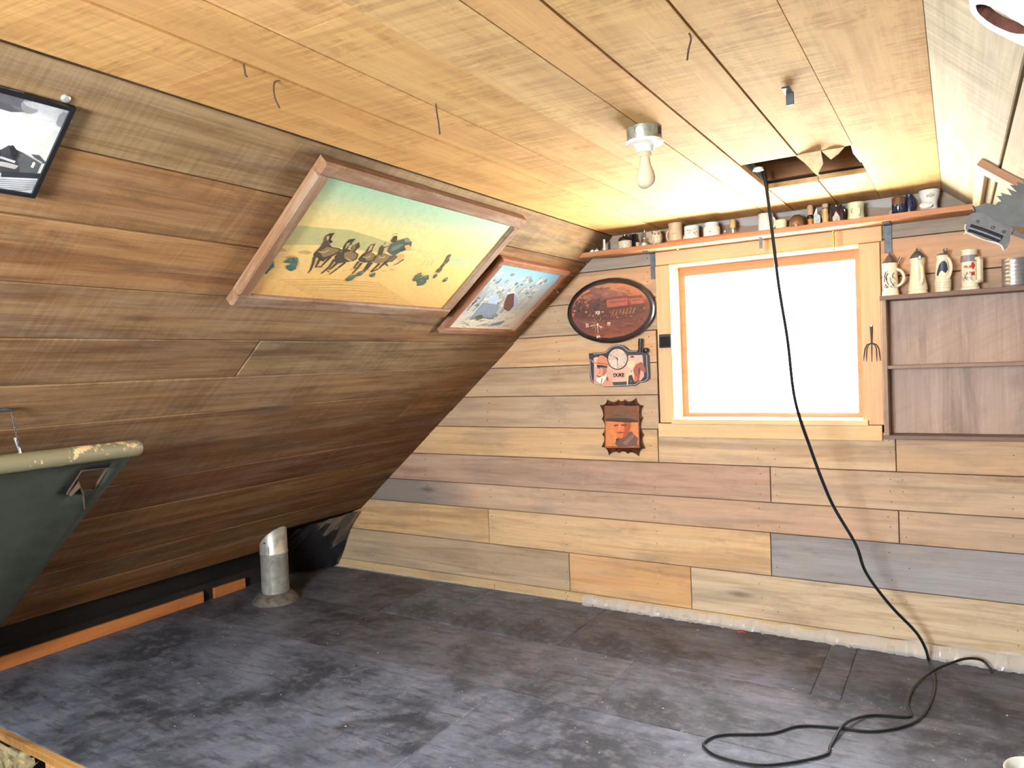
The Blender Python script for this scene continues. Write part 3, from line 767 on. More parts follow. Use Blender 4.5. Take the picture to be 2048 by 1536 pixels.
class Print:
    """flat print made of coloured patches on one plane"""
    def __init__(s, org, u, v, n): s.o, s.u, s.v, s.n = Vector(org), u, v, n; s.mb = MB(); s.k = 0
    def p(s, poly, col, step=True):
        s.k += 1 if step else 0
        s.mb.flat(poly, s.o, s.u, s.v, s.n, 0.00003 * s.k, 0, lin(col)); return s
    def bands(s, x0, x1, stops, n=26):
        """vertical gradient of the printed picture: stops (y, colour)"""
        y0, y1 = stops[0][0], stops[-1][0]
        for i in range(n):
            ya, yb = y0 + (y1 - y0) * i / n, y0 + (y1 - y0) * (i + 1) / n; ym = (ya + yb) / 2
            for (a, ca), (b, cb) in zip(stops[:-1], stops[1:]):
                if a <= ym <= b: t = (ym - a) / (b - a); c = tuple(ca[k] + (cb[k] - ca[k]) * t for k in range(3))
            s.mb.flat(rect(x0, ya, x1, yb), s.o, s.u, s.v, s.n, 0, 0, lin(c))
        return s
    def build(s, name, mat, parent): return s.mb.build(name, mat, parent, origin=s.o, fixn=False)

# big picture of a galloping team
by0, by1, bs0, bs1 = 0.4272 * D, 0.7490 * D, s_of(0.0708), s_of(0.1773)
FR = (144, 104, 72)
t = picture('framed_picture', 'large rustic-framed picture of galloping horses on the sloped wall', 'picture', by0, by1, bs0, bs1, 0.042, 0.052, M['frame'], FR)
DP = 0.026
P = Print(sp(0, 0, DP), VY, SV, SN)
def q(*pts): return [sl(a, b, DP) for a, b in pts]
iy0, iy1, is0, is1 = by0 + .03, by1 - .03, bs0 + .03, bs1 - .03
P.bands(iy0, iy1, [(is0, (206, 158, 96)), (is0 + .10, (222, 178, 108)), (is0 + .22, (222, 188, 118)), (is0 + .33, (228, 200, 130)), (is0 + .41, (214, 198, 136)), (is0 + .48, (172, 190, 150)), (is1, (136, 178, 152))], 40)
# far hills
P.p(q((585, 450), (640, 455), (700, 460), (750, 475), (800, 492), (830, 500), (760, 505), (640, 490), (565, 490)), (178, 170, 116))
P.p(q((835, 500), (870, 505), (895, 490), (930, 510), (960, 530), (930, 530), (850, 520)), (206, 190, 128))
P.p(q((900, 512), (950, 520), (955, 535), (900, 532)), (176, 186, 138))
for (a, b, r) in ((560, 500, 20), (585, 515, 24), (610, 505, 20)): P.p(blob(*sl(a, b, DP), .03, .008, 9, .3, a), (190, 152, 96))
# ground tracks
for k in range(16):
    y = 560 + k * 4; P.p(strokes(q((560 + k * 8, y), (650 + k * 10, y - 2 + k % 3), (760 + k * 6, y + 6)), .004), (198 - k % 3 * 9, 148, 84))
DKH, MIDH, LTH, TEAL = (78, 66, 50), (134, 110, 74), (186, 160, 112), (72, 86, 76)
def z6(*pts): return q(*[(600 + x * .12207, 430 + y * .12204) for x, y in pts])
HS = [
 ([(250, 600), (330, 520), (380, 440), (430, 400), (480, 470), (520, 520), (640, 540), (690, 570), (600, 640), (500, 690), (420, 720), (380, 760), (310, 740), (290, 700), (230, 690), (215, 640)], DKH),
 ([(320, 600), (440, 520), (600, 550), (650, 575), (540, 640), (430, 680), (380, 690)], MIDH), ([(300, 590), (400, 600), (470, 560), (480, 575), (400, 620), (310, 610)], LTH),
 ([(380, 440), (385, 380), (420, 330), (480, 310), (500, 340), (480, 400), (470, 450), (430, 420)], (104, 78, 54)), ([(430, 330), (480, 300), (570, 290), (530, 340), (500, 400), (540, 440), (480, 470), (470, 400)], (62, 48, 36)), ([(435, 350), (480, 335), (470, 390), (445, 420)], LTH),
 ([(1170, 720), (1260, 640), (1380, 620), (1480, 660), (1440, 760), (1300, 790), (1200, 780)], MIDH), ([(1270, 640), (1300, 540), (1340, 490), (1380, 520), (1460, 500), (1400, 600), (1330, 660)], DKH), ([(1380, 540), (1450, 510), (1420, 580), (1350, 640)], LTH),
 ([(950, 720), (1020, 640), (1100, 600), (1200, 620), (1260, 680), (1200, 760), (1060, 780), (970, 760)], DKH), ([(1060, 660), (1160, 610), (1230, 660), (1180, 740), (1080, 740)], MIDH), ([(1040, 640), (1120, 520), (1160, 480), (1240, 465), (1200, 530), (1180, 600), (1100, 640)], (92, 74, 52)), ([(1150, 500), (1200, 485), (1170, 560), (1110, 600)], LTH),
 ([(560, 680), (640, 610), (720, 580), (800, 560), (900, 600), (960, 640), (930, 720), (860, 760), (740, 770), (640, 790), (570, 770)], DKH), ([(720, 620), (830, 580), (930, 640), (900, 720), (780, 740), (720, 700)], MIDH),
 ([(830, 560), (850, 500), (920, 470), (970, 440), (980, 520), (930, 560), (900, 600)], DKH), ([(850, 500), (910, 480), (900, 560), (850, 580)], MIDH), ([(680, 600), (720, 500), (760, 450), (830, 430), (860, 470), (800, 500), (780, 560), (720, 600)], (70, 60, 48)), ([(740, 470), (800, 400), (910, 380), (860, 440), (830, 460)], (54, 58, 50)), ([(770, 460), (830, 445), (780, 510), (730, 560)], LTH),
 ([(760, 690), (830, 740), (880, 750), (860, 765), (800, 745), (750, 700)], LTH), ([(1030, 670), (1090, 690), (1150, 660), (1150, 680), (1090, 705), (1030, 690)], LTH), ([(1290, 680), (1340, 690), (1390, 670), (1390, 690), (1340, 705), (1290, 695)], LTH)]
for poly, cc in HS: P.p(z6(*poly), cc)
for pts in ([(235, 680), (215, 780), (170, 900), (125, 948)], [(320, 720), (280, 800), (250, 850), (325, 838)], [(500, 680), (400, 780), (335, 852)], [(560, 720), (480, 840), (380, 930), (340, 958)], [(620, 770), (520, 860), (440, 910), (475, 930)], [(740, 770), (600, 880), (475, 972)],
            [(960, 760), (880, 860), (945, 872)], [(1010, 780), (920, 890), (850, 960)], [(1140, 770), (1060, 880), (1000, 932)], [(1180, 770), (1100, 880), (1040, 940)], [(1300, 790), (1200, 890), (1150, 930)], [(1400, 770), (1280, 880), (1160, 932)], [(1450, 740), (1400, 800), (1440, 830)]):
    P.p(strokes(z6(*pts), .013, .005), DKH)
P.p(z6((1430, 600), (1480, 480), (1560, 430), (1650, 400), (1760, 370), (1830, 440), (1820, 500), (1720, 560), (1640, 600), (1560, 650), (1480, 640)), TEAL)
P.p(z6((1500, 520), (1640, 470), (1700, 480), (1580, 560), (1480, 590)), (110, 124, 106)); P.p(z6((1700, 390), (1790, 380), (1810, 440), (1720, 440)), (124, 136, 116))
P.p(z6((1710, 500), (1780, 480), (1815, 540), (1790, 590), (1730, 570)), (222, 160, 104)); P.p(z6((1560, 680), (1640, 630), (1710, 640), (1690, 720), (1600, 750)), (226, 158, 100)); P.p(z6((1620, 560), (1700, 520), (1740, 560), (1660, 600)), (52, 66, 62)); P.p(z6((1450, 690), (1540, 640), (1600, 680), (1510, 760), (1460, 770)), (92, 92, 74))
P.p(z6((1480, 430), (1540, 340), (1590, 335), (1585, 400), (1520, 450)), (60, 54, 46)); P.p(strokes(z6((1500, 330), (1540, 305), (1600, 300)), .003), (92, 84, 64)); P.p(strokes(z6((1700, 720), (1600, 790), (1530, 820)), .006, .003), TEAL); P.p(strokes(z6((1380, 480), (1400, 440)), .004), TEAL)
for k in range(10): P.p(strokes(z6((300 + k * 130, 860 + (k * 37) % 60), (380 + k * 130, 850 + (k * 37) % 60)), .006, .002), (196, 150, 92))
# second rider and bushes
for a, b in ((893, 522), (886, 530), (878, 540), (896, 514)): P.p(blob(*sl(a, b, DP), .012, .016, 8, .4, a), (96, 84, 60))
for a in (850, 858, 866): P.p(strokes(q((a, 520), (a - 6, 530)), .004), (176, 150, 96))
for a, b, s in ((535, 536, 1), (540, 528, .7), (585, 532, .9), (578, 522, .7), (588, 522, .6), (842, 562, 1.1), (836, 552, .8), (850, 556, .8), (700, 556, .8), (745, 550, .5), (718, 548, .6), (870, 552, .5), (890, 560, .5), (830, 558, .6)):
    P.p(blob(*sl(a, b, DP), .024 * s, .020 * s, 10, .45, a), (66, 92, 82)); P.p(blob(*sl(a + 3, b - 4, DP), .013 * s, .012 * s, 8, .5, b), (92, 112, 92))
P.build('print', M['print'], t)

# smaller winter picture
qy0, qy1, qs0, qs1 = 0.7697 * D, 0.9540 * D, s_of(0.0511), s_of(0.1379)
t = picture('framed_picture', 'smaller reddish-framed snowy picture of two sheds beside the large picture', 'picture', qy0, qy1, qs0, qs1, 0.036, 0.036, M['frame'], (158, 104, 74))
DP = 0.022
P = Print(sp(0, 0, DP), VY, SV, SN)
iy0, iy1, is0, is1 = qy0 + .02, qy1 - .02, qs0 + .02, qs1 - .02
P.bands(iy0, iy1, [(is0, (226, 214, 188)), (is0 + .1, (206, 200, 186)), (is0 + .2, (176, 182, 178)), (is0 + .33, (168, 188, 194)), (is0 + .40, (150, 188, 204)), (is1, (120, 178, 206))], 30)
rr = random.Random(3)
for k in range(150):
    y = rr.uniform(iy0 + .01, iy1 - .12); s = rr.uniform(is0 + .16, is1 - .06)
    P.p(blob(y, s, rr.uniform(.008, .02), rr.uniform(.006, .014), 6, .5, k), rr.choice([(196, 200, 190), (150, 156, 144), (214, 212, 200), (128, 128, 112), (176, 190, 192)]), step=(k % 6 == 0))
for k in range(26):
    y = rr.uniform(iy0, iy1 - .1); P.p(strokes([(y, is0 + .14), (y + rr.uniform(-.02, .03), is0 + .26), (y + rr.uniform(-.03, .05), is0 + .36)], .003, .001), (110, 100, 84))
P.p(q((938, 640), (965, 606), (985, 606), (1000, 612), (985, 640)), (128, 142, 158)); P.p(q((975, 606), (978, 588), (998, 592), (994, 608)), (168, 188, 206))
P.p(q((1008, 608), (1014, 590), (1028, 584), (1027, 612), (1018, 622), (1008, 618)), (96, 62, 58)); P.p(q((1028, 584), (1036, 596), (1034, 614), (1027, 612)), (150, 160, 186)); P.p(q((1010, 588), (1028, 582), (1038, 596), (1028, 586)), (196, 208, 220))
P.p(q((905, 646), (940, 652), (985, 652), (1018, 650), (1004, 640), (960, 636)), (214, 206, 186)); P.p(blob(*sl(958, 634, DP), .035, .018, 9, .3, 2), (84, 96, 72)); P.p(blob(*sl(990, 630, DP), .03, .014, 9, .3, 3), (120, 130, 128))
for k in range(30): a = rr.uniform(920, 1010); b = rr.uniform(634, 652); P.p(strokes(q((a, b), (a + rr.uniform(6, 16), b + rr.uniform(-6, 4))), .003), rr.choice([(104, 70, 58), (80, 84, 70), (140, 96, 76)]))
P.p(q((985, 646), (1010, 640), (1000, 649), (975, 652)), (112, 124, 138))
P.build('print', M['print'], t)

# black and white poster at the left edge
oy0, oy1, os0, os1 = 0.06 * D, 0.2405 * D, s_of(0.1215), s_of(0.1668)
t = picture('framed_picture', 'black and white picture of a steam locomotive in a thin black frame', 'picture', oy0, oy1, os0, os1, 0.016, 0.010, M['black'], (20, 20, 22), 0.003)
DP = 0.010
P = Print(sp(0, 0, DP), VY, SV, SN)
P.bands(oy0 + .004, oy1 - .004, [(os0, (196, 198, 200)), (os0 + .05, (216, 218, 220)), (os0 + .07, (232, 234, 228)), (os0 + .20, (230, 232, 224)), (os0 + .235, (196, 198, 198)), (os1, (170, 174, 178))], 30)
for a, b, rx, ry, cc in ((10, 190, .05, .02, 80), (30, 205, .05, .024, 86), (50, 208, .03, .02, 110), (20, 195, .06, .018, 96), (60, 212, .02, .02, 150), (128, 240, .016, .022, 150), (90, 215, .04, .012, 190)):
    P.p(blob(*sl(a, b, DP), rx, ry, 12, .2, a), (cc, cc, cc + 4))
P.p(q((0, 300), (18, 290), (26, 296), (52, 308), (60, 320), (80, 330), (74, 344), (0, 346)), (70, 72, 76)); P.p(q((-40, 280), (2, 300), (0, 344), (-40, 340)), (50, 52, 56))
P.p(q((42, 306), (56, 308), (82, 328), (74, 346), (40, 346), (36, 320)), (96, 98, 98)); P.p(q((18, 292), (26, 290), (38, 306), (30, 322), (22, 312)), (44, 44, 48)); P.p(q((62, 308), (78, 310), (92, 326), (80, 328)), (92, 96, 96))
P.p(strokes(q((0, 314), (30, 324)), .006), (210, 212, 214)); P.p(strokes(q((50, 306), (84, 326)), .004), (200, 202, 204)); P.p(strokes(q((2, 348), (80, 352)), .016), (56, 56, 62)); P.p(blob(*sl(12, 330, DP), .03, .008, 8, .3, 1), (190, 186, 180)); P.p(blob(*sl(66, 330, DP), .004, .01, 8, .3, 1), (236, 236, 236))
for k in range(6): P.p(strokes(q((-10, 358 + k * 4), (40, 360 + k * 4), (78, 362 + k * 3)), .002), (120, 122, 130))
P.build('print', M['gloss'], t)
mb = MB(); a = sp(*sl(131, 196)); mb.lathe(a, [(.010, 0), (.010, .004), (.006, .006)], 12, (VY, SV, SN)); mb.build('screw_head', M['galv'], t, origin=a)

# ---- olive canvas stretcher against the slope
e0 = W(-0.6841, 0.4103, -0.067); pe = Vector((e0.x, 0.12 * D, e0.z)); R_ = 0.031
t = thing('canvas_stretcher', 'olive green canvas stretcher with a worn round pole hanging at the left edge', 'stretcher', e0)
mb = MB(); mb.lathe(pe, [(R_, 0), (R_, e0.y - pe.y - .03), (R_ * .97, e0.y - pe.y - .012), (R_ * .8, e0.y - pe.y - .002), (R_ * .4, e0.y - pe.y + .003)], 20, (VX, VZ, VY)); mb.build('pole', M['pole'], t, origin=e0, smooth=True)
so = 0.030 * D
def st(px, py): return sl(px, py, so)
edge = [(262, 924), (200, 1010), (100, 1140), (0, 1260)]
cl = [st(*p) for p in edge]; cl = [(cl[0][0], (e0 - S0).dot(SV) - .01)] + cl[1:]
sb = s_of(-0.300)
slot = [st(150, 968), st(160, 944), st(190, 936), st(213, 938), st(200, 958), st(186, 976), st(160, 982)]
hole_y0, hole_y1 = min(p[0] for p in slot), max(p[0] for p in slot); hole_s0, hole_s1 = min(p[1] for p in slot), max(p[1] for p in slot)
ye = .4055 * D
mb = MB(); NY, NS = 16, 14; ys = sorted([.12 * D + (ye - .12 * D) * i / NY for i in range(NY + 1)] + [hole_y0, hole_y1]); st0 = (e0 - S0).dot(SV) - .005
ss = sorted([st0 + (sb - st0) * i / NS for i in range(NS + 1)] + [hole_s0, hole_s1])
vs = []; fs = []
for a, y in enumerate(ys):
    for b, s in enumerate(ss):
        tt = (st0 - s) / (st0 - sb)
        yy = min(y, ye - .085 * tt)
        vs.append(sp(yy, s, so - .012 * math.sin(math.pi * tt) + .006 * math.sin(y * 9 + tt * 4)))
nS = len(ss)
for a in range(len(ys) - 1):
    for b in range(nS - 1):
        ym, sm_ = (ys[a] + ys[a + 1]) / 2, (ss[b] + ss[b + 1]) / 2
        if hole_y0 < ym < hole_y1 and hole_s0 < sm_ < hole_s1: continue
        k = a * nS + b; fs.append((k, k + 1, k + nS + 1, k + nS))
o = mb.add(vs, fs).build('canvas', M['canvas'], t, origin=e0, smooth=True)
mo = o.modifiers.new('thick', 'SOLIDIFY'); mo.thickness = .004
mb = MB(); a, b, c = [sp(*p, so + .004) for p in (st(150, 955), st(165, 985), st(168, 1015))]
mb.tube([sp(*st(138, 985), so + .006), sp(*st(155, 962), so + .012), b, c], [.012, .016, .014, .008], 6, flat=.3); mb.build('strap', M['strap'], t, origin=b, smooth=True)
mb = MB(); rim = [sp(y, s, so + .001) for y, s in ((hole_y0, hole_s0), (hole_y1, hole_s0), (hole_y1, hole_s1), (hole_y0, hole_s1), (hole_y0, hole_s0))]
mb.tube(rim, .006, 6, flat=.6); mb.build('slot_binding', M['strap'], t, origin=rim[0])
# chain from a spike in the slope to the pole
hk = sp(*sl(14, 812), .012)
t = thing('hanging_chain', 'thin chain with a small snap hook hanging from a spike above the stretcher', 'chain', hk)
mb = MB(); mb.tube([sp(*sl(-8, 818), .006), sp(*sl(12, 812), .014), sp(*sl(22, 810), .02)], [.007, .006, .005], 8); mb.build('spike', M['darkiron'], t, origin=hk)
ce = Vector((e0.x, onP(38, 880, e0, Vector((1, 0, 0))).y, e0.z + R_)); c0 = sp(*sl(19, 814), .022); mb = MB(); n = 16
for i in range(n):
    p = c0.lerp(ce, (i + .5) / n); d_ = (ce - c0).normalized(); L = (ce - c0).length / n * .75
    sd = d_.orthogonal().normalized(); sd = sd if i % 2 else d_.cross(sd)
    mb.tube([p + d_ * (L * math.cos(2 * math.pi * k / 10)) + sd * (.35 * L * math.sin(2 * math.pi * k / 10)) for k in range(11)], .0013, 5)
mb.build('links', M['pewter'], t, origin=c0)
mb = MB(); mb.tube([ce + Vector((.0, -.012, .05)), ce + Vector((.006, -.006, .02)), ce + Vector((.004, .0, .0)), ce + Vector((-.004, -.01, -.006))], .004, 8); mb.build('snap_hook', M['chrome'], t, origin=ce)

# ---- ceiling lampholder with its bulb
f0 = onZ(1288, 254, CZ)
f0.z = CZ - .004
t = thing('ceiling_lamp', 'bare white bulb in a porcelain lampholder on a round metal ceiling box', 'lamp', f0)
k = 0.0525
MB().lathe(f0, [(k, 0), (k, -.036), (k * .96, -.040)], 28).build('junction_box', plain('old_zinc', (158, 156, 138), .45, metal=.45, var=.25, scale=40), t, origin=f0, smooth=True)
mb = MB(); dv = Vector((-f0.x, -f0.y, 0)).normalized(); sd = Vector((-dv.y, dv.x, 0))
a = f0 + Matrix.Rotation(-.25, 3, 'Z') @ dv * k; d1 = (a - f0).normalized(); mb.lathe(a + Vector((0, 0, -.018)), [(.012, 0), (.012, .0015), (.009, .002)], 14, (d1.cross(VZ), VZ, d1)); mb.build('knockout', M['galv'], t, origin=a)
d2 = Matrix.Rotation(1.0, 3, 'Z') @ dv; a = f0 + d2 * k; mb = MB(); mb.box(a + Vector((0, 0, -.018)), .007, .0015, .011, (d2.cross(VZ), d2, VZ)); mb.build('box_slot', M['black'], t, origin=a)
lh = f0 + Vector((0, 0, -.040))
MB().lathe(lh, [(.056, 0), (.058, -.004), (.054, -.009), (.034, -.013), (.026, -.020), (.024, -.030), (.022, -.033)], 32).build('lampholder', M['porc'], t, origin=lh, smooth=True)
mb = MB(); mb.lathe(lh + Vector((0, 0, -.033)), [(.019, 0), (.0205, -.003), (.019, -.006), (.0205, -.009), (.019, -.013)], 20); mb.build('socket_thread', M['tan'], t, origin=lh, smooth=True)
bl = lh + Vector((0, 0, -.046)); mt, nt, b = newmat('pearl_bulb'); b.inputs['Base Color'].default_value = lin((196, 184, 156)); b.inputs['Roughness'].default_value = .12; b.inputs['Subsurface Weight'].default_value = .1; b.inputs['Subsurface Radius'].default_value = (.02, .02, .02)
pf = [(.0145, 0), (.0150, -.012), (.0165, -.022), (.0215, -.036), (.0270, -.050), (.0292, -.062), (.0280, -.074), (.0235, -.085), (.0160, -.092), (.006, -.0955), (.0005, -.096)]
MB().lathe(bl, pf, 28).build('bulb', mt, t, origin=bl, smooth=True)

# ---- narrow wall shelf
SH0, SH1 = (0.1513 + ZO) * D, (0.1580 + ZO) * D; SY = .9600 * D
t = thing('wall_shelf', 'long narrow brown plank shelf under the ceiling over the window', 'shelf', W(-.22, .98, .1513))
poly = [(-.4705 * D, SY), (.0200 * D, SY), (.0200 * D, YB - .001), (-.4300 * D, YB - .001)]
plank(t, (0, 0, SH1), VX, VY, VZ, poly, SH1 - SH0, M['shelfwood'], (196, 128, 78), 'shelf_board', .003, 0, 0)
for px, py, pb, col in ((1307, 505, 558, 0), (1777, 440, 506, 0)):
    p = onY(px, pb, .998); mb = MB()
    mb.box((p.x, YB - .0025 - (.0 if px > 1500 else 0), (p.z + SH0) / 2), .016, .0022, (SH0 - p.z) / 2, bev=.0015)
    mb.box((p.x, (SY + .03 + YB) / 2, SH0 - .0022), .016, (YB - SY - .03) / 2, .0021, bev=.0015)
    mb.build('bracket', M['iron'], t, origin=(p.x, YB, SH0))
# hooks and hanging bits under the shelf
def hook(px, py, name, label, Yd=.965):
    p = onY(px, py, Yd); p.z = SH0; mb = MB()
    mb.tube([p, p + Vector((0, 0, -.008)), p + Vector((.004, -.006, -.014)), p + Vector((.0, -.012, -.020)), p + Vector((0, -.020, -.018)), p + Vector((0, -.022, -.010))], .0016, 6)
    return tag(mb.build(name, M['brass'], origin=p, smooth=True), label, 'hook')
hook(1357, 497, 'cup_hook', 'small brass cup hook under the shelf left of the window centre')
p = onY(1521, 480, .963); p.z = SH0
t = thing('bottle_opener', 'flat metal bottle opener hanging under the shelf left of the cord', 'opener', p)
mb = MB(); mb.tube([p, p + Vector((0, 0, -.006)), p + Vector((-.012, -.002, -.006))], .002, 6); mb.build('nail', M['darkiron'], t, origin=p)
mb = MB(); mb.box(p + Vector((.001, -.002, -.034)), .0075, .0012, .028, bev=.0008); mb.lathe(p + Vector((.001, -.004, -.058)), [(.007, 0), (.007, .003)], 12, (VX, VZ, VY)); mb.build('blade', M['iron'], t, origin=p)
p = onY(1667, 462, .963); p.z = SH0
t = thing('hanging_pull', 'slim brass pull hanging from a hook under the shelf before the window top', 'pull', p)
mb = MB(); mb.tube([p, p + Vector((0, 0, -.012)), p + Vector((0, -.003, -.018))], .0016, 6); mb.build('hook', M['brass'], t, origin=p)
mb = MB(); mb.lathe(p + Vector((0, -.003, -.020)), [(.001, .004), (.0055, 0), (.0055, -.005), (.0025, -.009), (.003, -.014), (.0055, -.030), (.0045, -.050), (.0025, -.075), (.0022, -.082), (.004, -.086), (.001, -.090)], 12); mb.build('pull_rod', M['brass'], t, origin=p, smooth=True)
p = sp(*sl(1110, 574)); mb = MB(); mb.tube([p, p + SN * .012, p + SN * .018 + VZ * -.010, p + SN * .022 + VZ * -.018 + VY * .008, p + SN * .022 + VZ * -.012 + VY * .016], .0022, 6)
tag(mb.build('screw_hook', M['chrome'], origin=p, smooth=True), 'small bright screw hook on the slope beside the snowy picture', 'hook')

# ---- crockery helpers
ITEMY = .978
def spot(pc_, ptop, pw, Yd=ITEMY, base=None):
    """centre on the shelf, height and radius of an item seen at these pixels"""
    c = onY(pc_, ptop, Yd); l = onY(pc_ - pw / 2, ptop, Yd); r = onY(pc_ + pw / 2, ptop, Yd)
    zb = SH1 if base is None else base
    return Vector((c.x, Yd * D, zb)), c.z - zb, (r.x - l.x) / 2
def face(p): return math.atan2(CAM0.y - p.y, CAM0.x - p.x)
def wrap(mb, c, r, shapes, a0, lift=.0006, k0=1):
    """print on a round pot: shapes of (poly in (arc, height), colour)"""
    for i, (poly, col) in enumerate(shapes):
        rr = (r(0) if callable(r) else r)
        pts = []
        for j in range(len(poly)):
            p, q_ = poly[j], poly[(j + 1) % len(poly)]
            for s_ in range(3): pts.append((p[0] + (q_[0] - p[0]) * s_ / 3, p[1] + (q_[1] - p[1]) * s_ / 3))
        tl = [tuple(pts[k] for k in tr) for tr in tessellate_polygon([[Vector((x, y, 0)) for x, y in pts]])]
        fin = []
        while tl:
            a_, b_, c_ = tl.pop()
            es = sorted(((math.dist(a_, b_), a_, b_, c_), (math.dist(b_, c_), b_, c_, a_), (math.dist(c_, a_), c_, a_, b_)))[-1]
            if es[0] > .007: md = ((es[1][0] + es[2][0]) / 2, (es[1][1] + es[2][1]) / 2); tl += [(es[1], md, es[3]), (md, es[2], es[3])]
            else: fin.append((a_, b_, c_))
        pts = [p for tr in fin for p in tr]; tris = [(3 * k, 3 * k + 1, 3 * k + 2) for k in range(len(fin))]
        vs = []
        for x, y in pts:
            R = (r(y) if callable(r) else r) + lift * (1 + i * .35); a = a0 - x / rr
            vs.append(c + Vector((R * math.cos(a), R * math.sin(a), y)))
        mb.add(vs, [tuple(q_) for q_ in tris], 0, lin(col))
def handle(c, r, z0, z1, ang, out, th, mat, parent, org, name='handle', flat=1.0):
    d_ = Vector((math.cos(ang), math.sin(ang), 0)); pts = []
    for i in range(11):
        t_ = i / 10; w_ = math.sin(math.pi * t_) ** .55
        pts.append(c + d_ * (r - .002 + out * w_) + Vector((0, 0, z0 + (z1 - z0) * t_)))
    mb = MB(); mb.tube(pts, th, 8, flat=flat); return mb.build(name, mat, parent, origin=org, smooth=True)
LEFT, RIGHT = math.pi, 0.0
def pot(name, label, cat, c, prof, mat, group=None, n=26):
    t = thing(name, label, cat, c, group)
    MB().lathe(c, prof, n).build('body', mat, t, origin=c, smooth=True); return t
def cup(r, h, w=.004, foot=True):     # open cup profile with inner wall
    return [(r * .80, 0), (r * .96, .003), (r, .012), (r, h - .003), (r - w * .3, h), (r - w, h - .002), (r - w, .012), (r * .3, .009)]

# ---- things on the narrow shelf, left to right
GR = 'curios on the narrow shelf'
for px, lab in ((1184, 'leftmost tiny white shaker at the left end of the shelf'), (1193.5, 'second tiny white shaker right of its twin at the shelf end')):
    c, h, r = spot(px, 496, 8.4)
    t = pot('shaker', lab, 'shaker', c, [(r * .9, 0), (r, .002), (r, h * .55), (r * .5, h * .75), (r * .35, h * .8)], M['white'], GR, 14)
    MB().lathe(c + VZ * h * .8, [(r * .5, 0), (r * .5, h * .15), (r * .3, h * .2)], 12).build('cap', M['pewter'], t, origin=c + VZ * h * .8, smooth=True)
c, h, r = spot(1208.5, 479, 6)
t = pot('candle', 'thin tapered white candle near the left end of the shelf', 'candle', c, [(r * 1.5, 0), (r * 1.4, .006), (r, .008), (r * .85, h * .6), (r * .7, h)], M['porc'], GR, 12)
mb = MB(); mb.tube([c + VZ * h, c + VZ * (h + .004)], .0008, 5); mb.build('wick', M['black'], t, origin=c + VZ * h)
c, h, r = spot(1250, 470, 26)
t = thing('stoneware_jug', 'two tone jug, dark brown shoulder over a speckled white base', 'jug', c, GR)
MB().lathe(c, [(r * .9, 0), (r, .004), (r, h * .56)], 26, cap=True).build('base', plain('speckled_white', (222, 212, 194), .3, var=.25, scale=160), t, origin=c, smooth=True)
MB().lathe(c, [(r, h * .56), (r, h * .66), (r * .86, h * .80), (r * .5, h * .88), (r * .32, h * .92), (r * .34, h), (r * .24, h)], 26).build('shoulder', M['dkbrown'], t, origin=c, smooth=True)
handle(c + VZ * 0, r * .5, h * .98, h * .70, RIGHT + .2, r * .55, .0045, M['dkbrown'], t, c)
c, h, r = spot(1266, 468, 13, .990)
t = pot('dark_bottle', 'squat dark bottle standing behind the two tone jug', 'bottle', c, [(r, 0), (r, h * .6), (r * .5, h * .78), (r * .4, h * .9), (r * .5, h * .92), (r * .5, h)], M['navy'], GR, 16)
MB().lathe(c + VZ * h, [(r * .38, -.004), (r * .38, .003)], 12).build('stopper', M['porc'], t, origin=c + VZ * h)
c, h, r = spot(1275, 469, 7.2)
t = pot('small_bottle', 'slim dark bottle with a tan label beside the little oil lamp', 'bottle', c, [(r, 0), (r, h * .5), (r * .45, h * .72), (r * .45, h)], M['dkbrown'], GR, 14)
mb = MB(); mb.lathe(c, [(r * 1.04, .003), (r * 1.04, h * .40)], 14, cap=False); mb.build('label', M['turned'], t, origin=c, smooth=True)
c, h, r = spot(1288, 460, 15)
t = thing('oil_lamp', 'miniature oil lamp with glass chimney and metal base', 'lamp', c, GR)
MB().lathe(c, [(r, 0), (r * 1.05, .003), (r, h * .22), (r * .7, h * .27), (r * .4, h * .30)], 20).build('base', M['galv'], t, origin=c, smooth=True)
MB().lathe(c, [(r * .4, h * .30), (r * .75, h * .42), (r * .78, h * .55), (r * .45, h * .75), (r * .34, h)], 18, cap=False).build('chimney', M['glass'], t, origin=c, smooth=True)
MB().lathe(c, [(r * .2, h * .30), (r * .22, h * .45), (r * .1, h * .48)], 10).build('burner', M['brass'], t, origin=c, smooth=True)
c, h, r = spot(1298, 464, 11, .993)
mb = MB(); mb.box(c + VZ * h / 2, r, .003, h / 2, bev=.001); tag(mb.build('wooden_tag', M['tan'], origin=c), 'small tan wooden tag leaning behind the white owl', 'tag', GR)
c, h, r = spot(1313, 461, 22)
t = thing('owl_figurine', 'cream ceramic owl figurine left of the tall tan mug', 'figurine', c, GR)
MB().lathe(c, [(r * .5, h * .10), (r * .85, h * .2), (r, h * .45), (r * .92, h * .72), (r * .6, h * .93), (r * .1, h)], 20).build('body', M['cream'], t, origin=c, smooth=True)
for s_ in (-1, 1):
    a = c + Vector((s_ * r * .4, -r * .3, 0)); MB().lathe(a, [(r * .2, 0), (r * .26, h * .06), (r * .15, h * .18)], 10).build('foot', M['cream'], t, origin=a, smooth=True)
    a = c + Vector((s_ * r * .5, 0, h * .9)); MB().lathe(a, [(r * .3, 0), (r * .05, h * .12)], 8).build('ear', M['cream'], t, origin=a)
mb = MB(); fa = face(c)
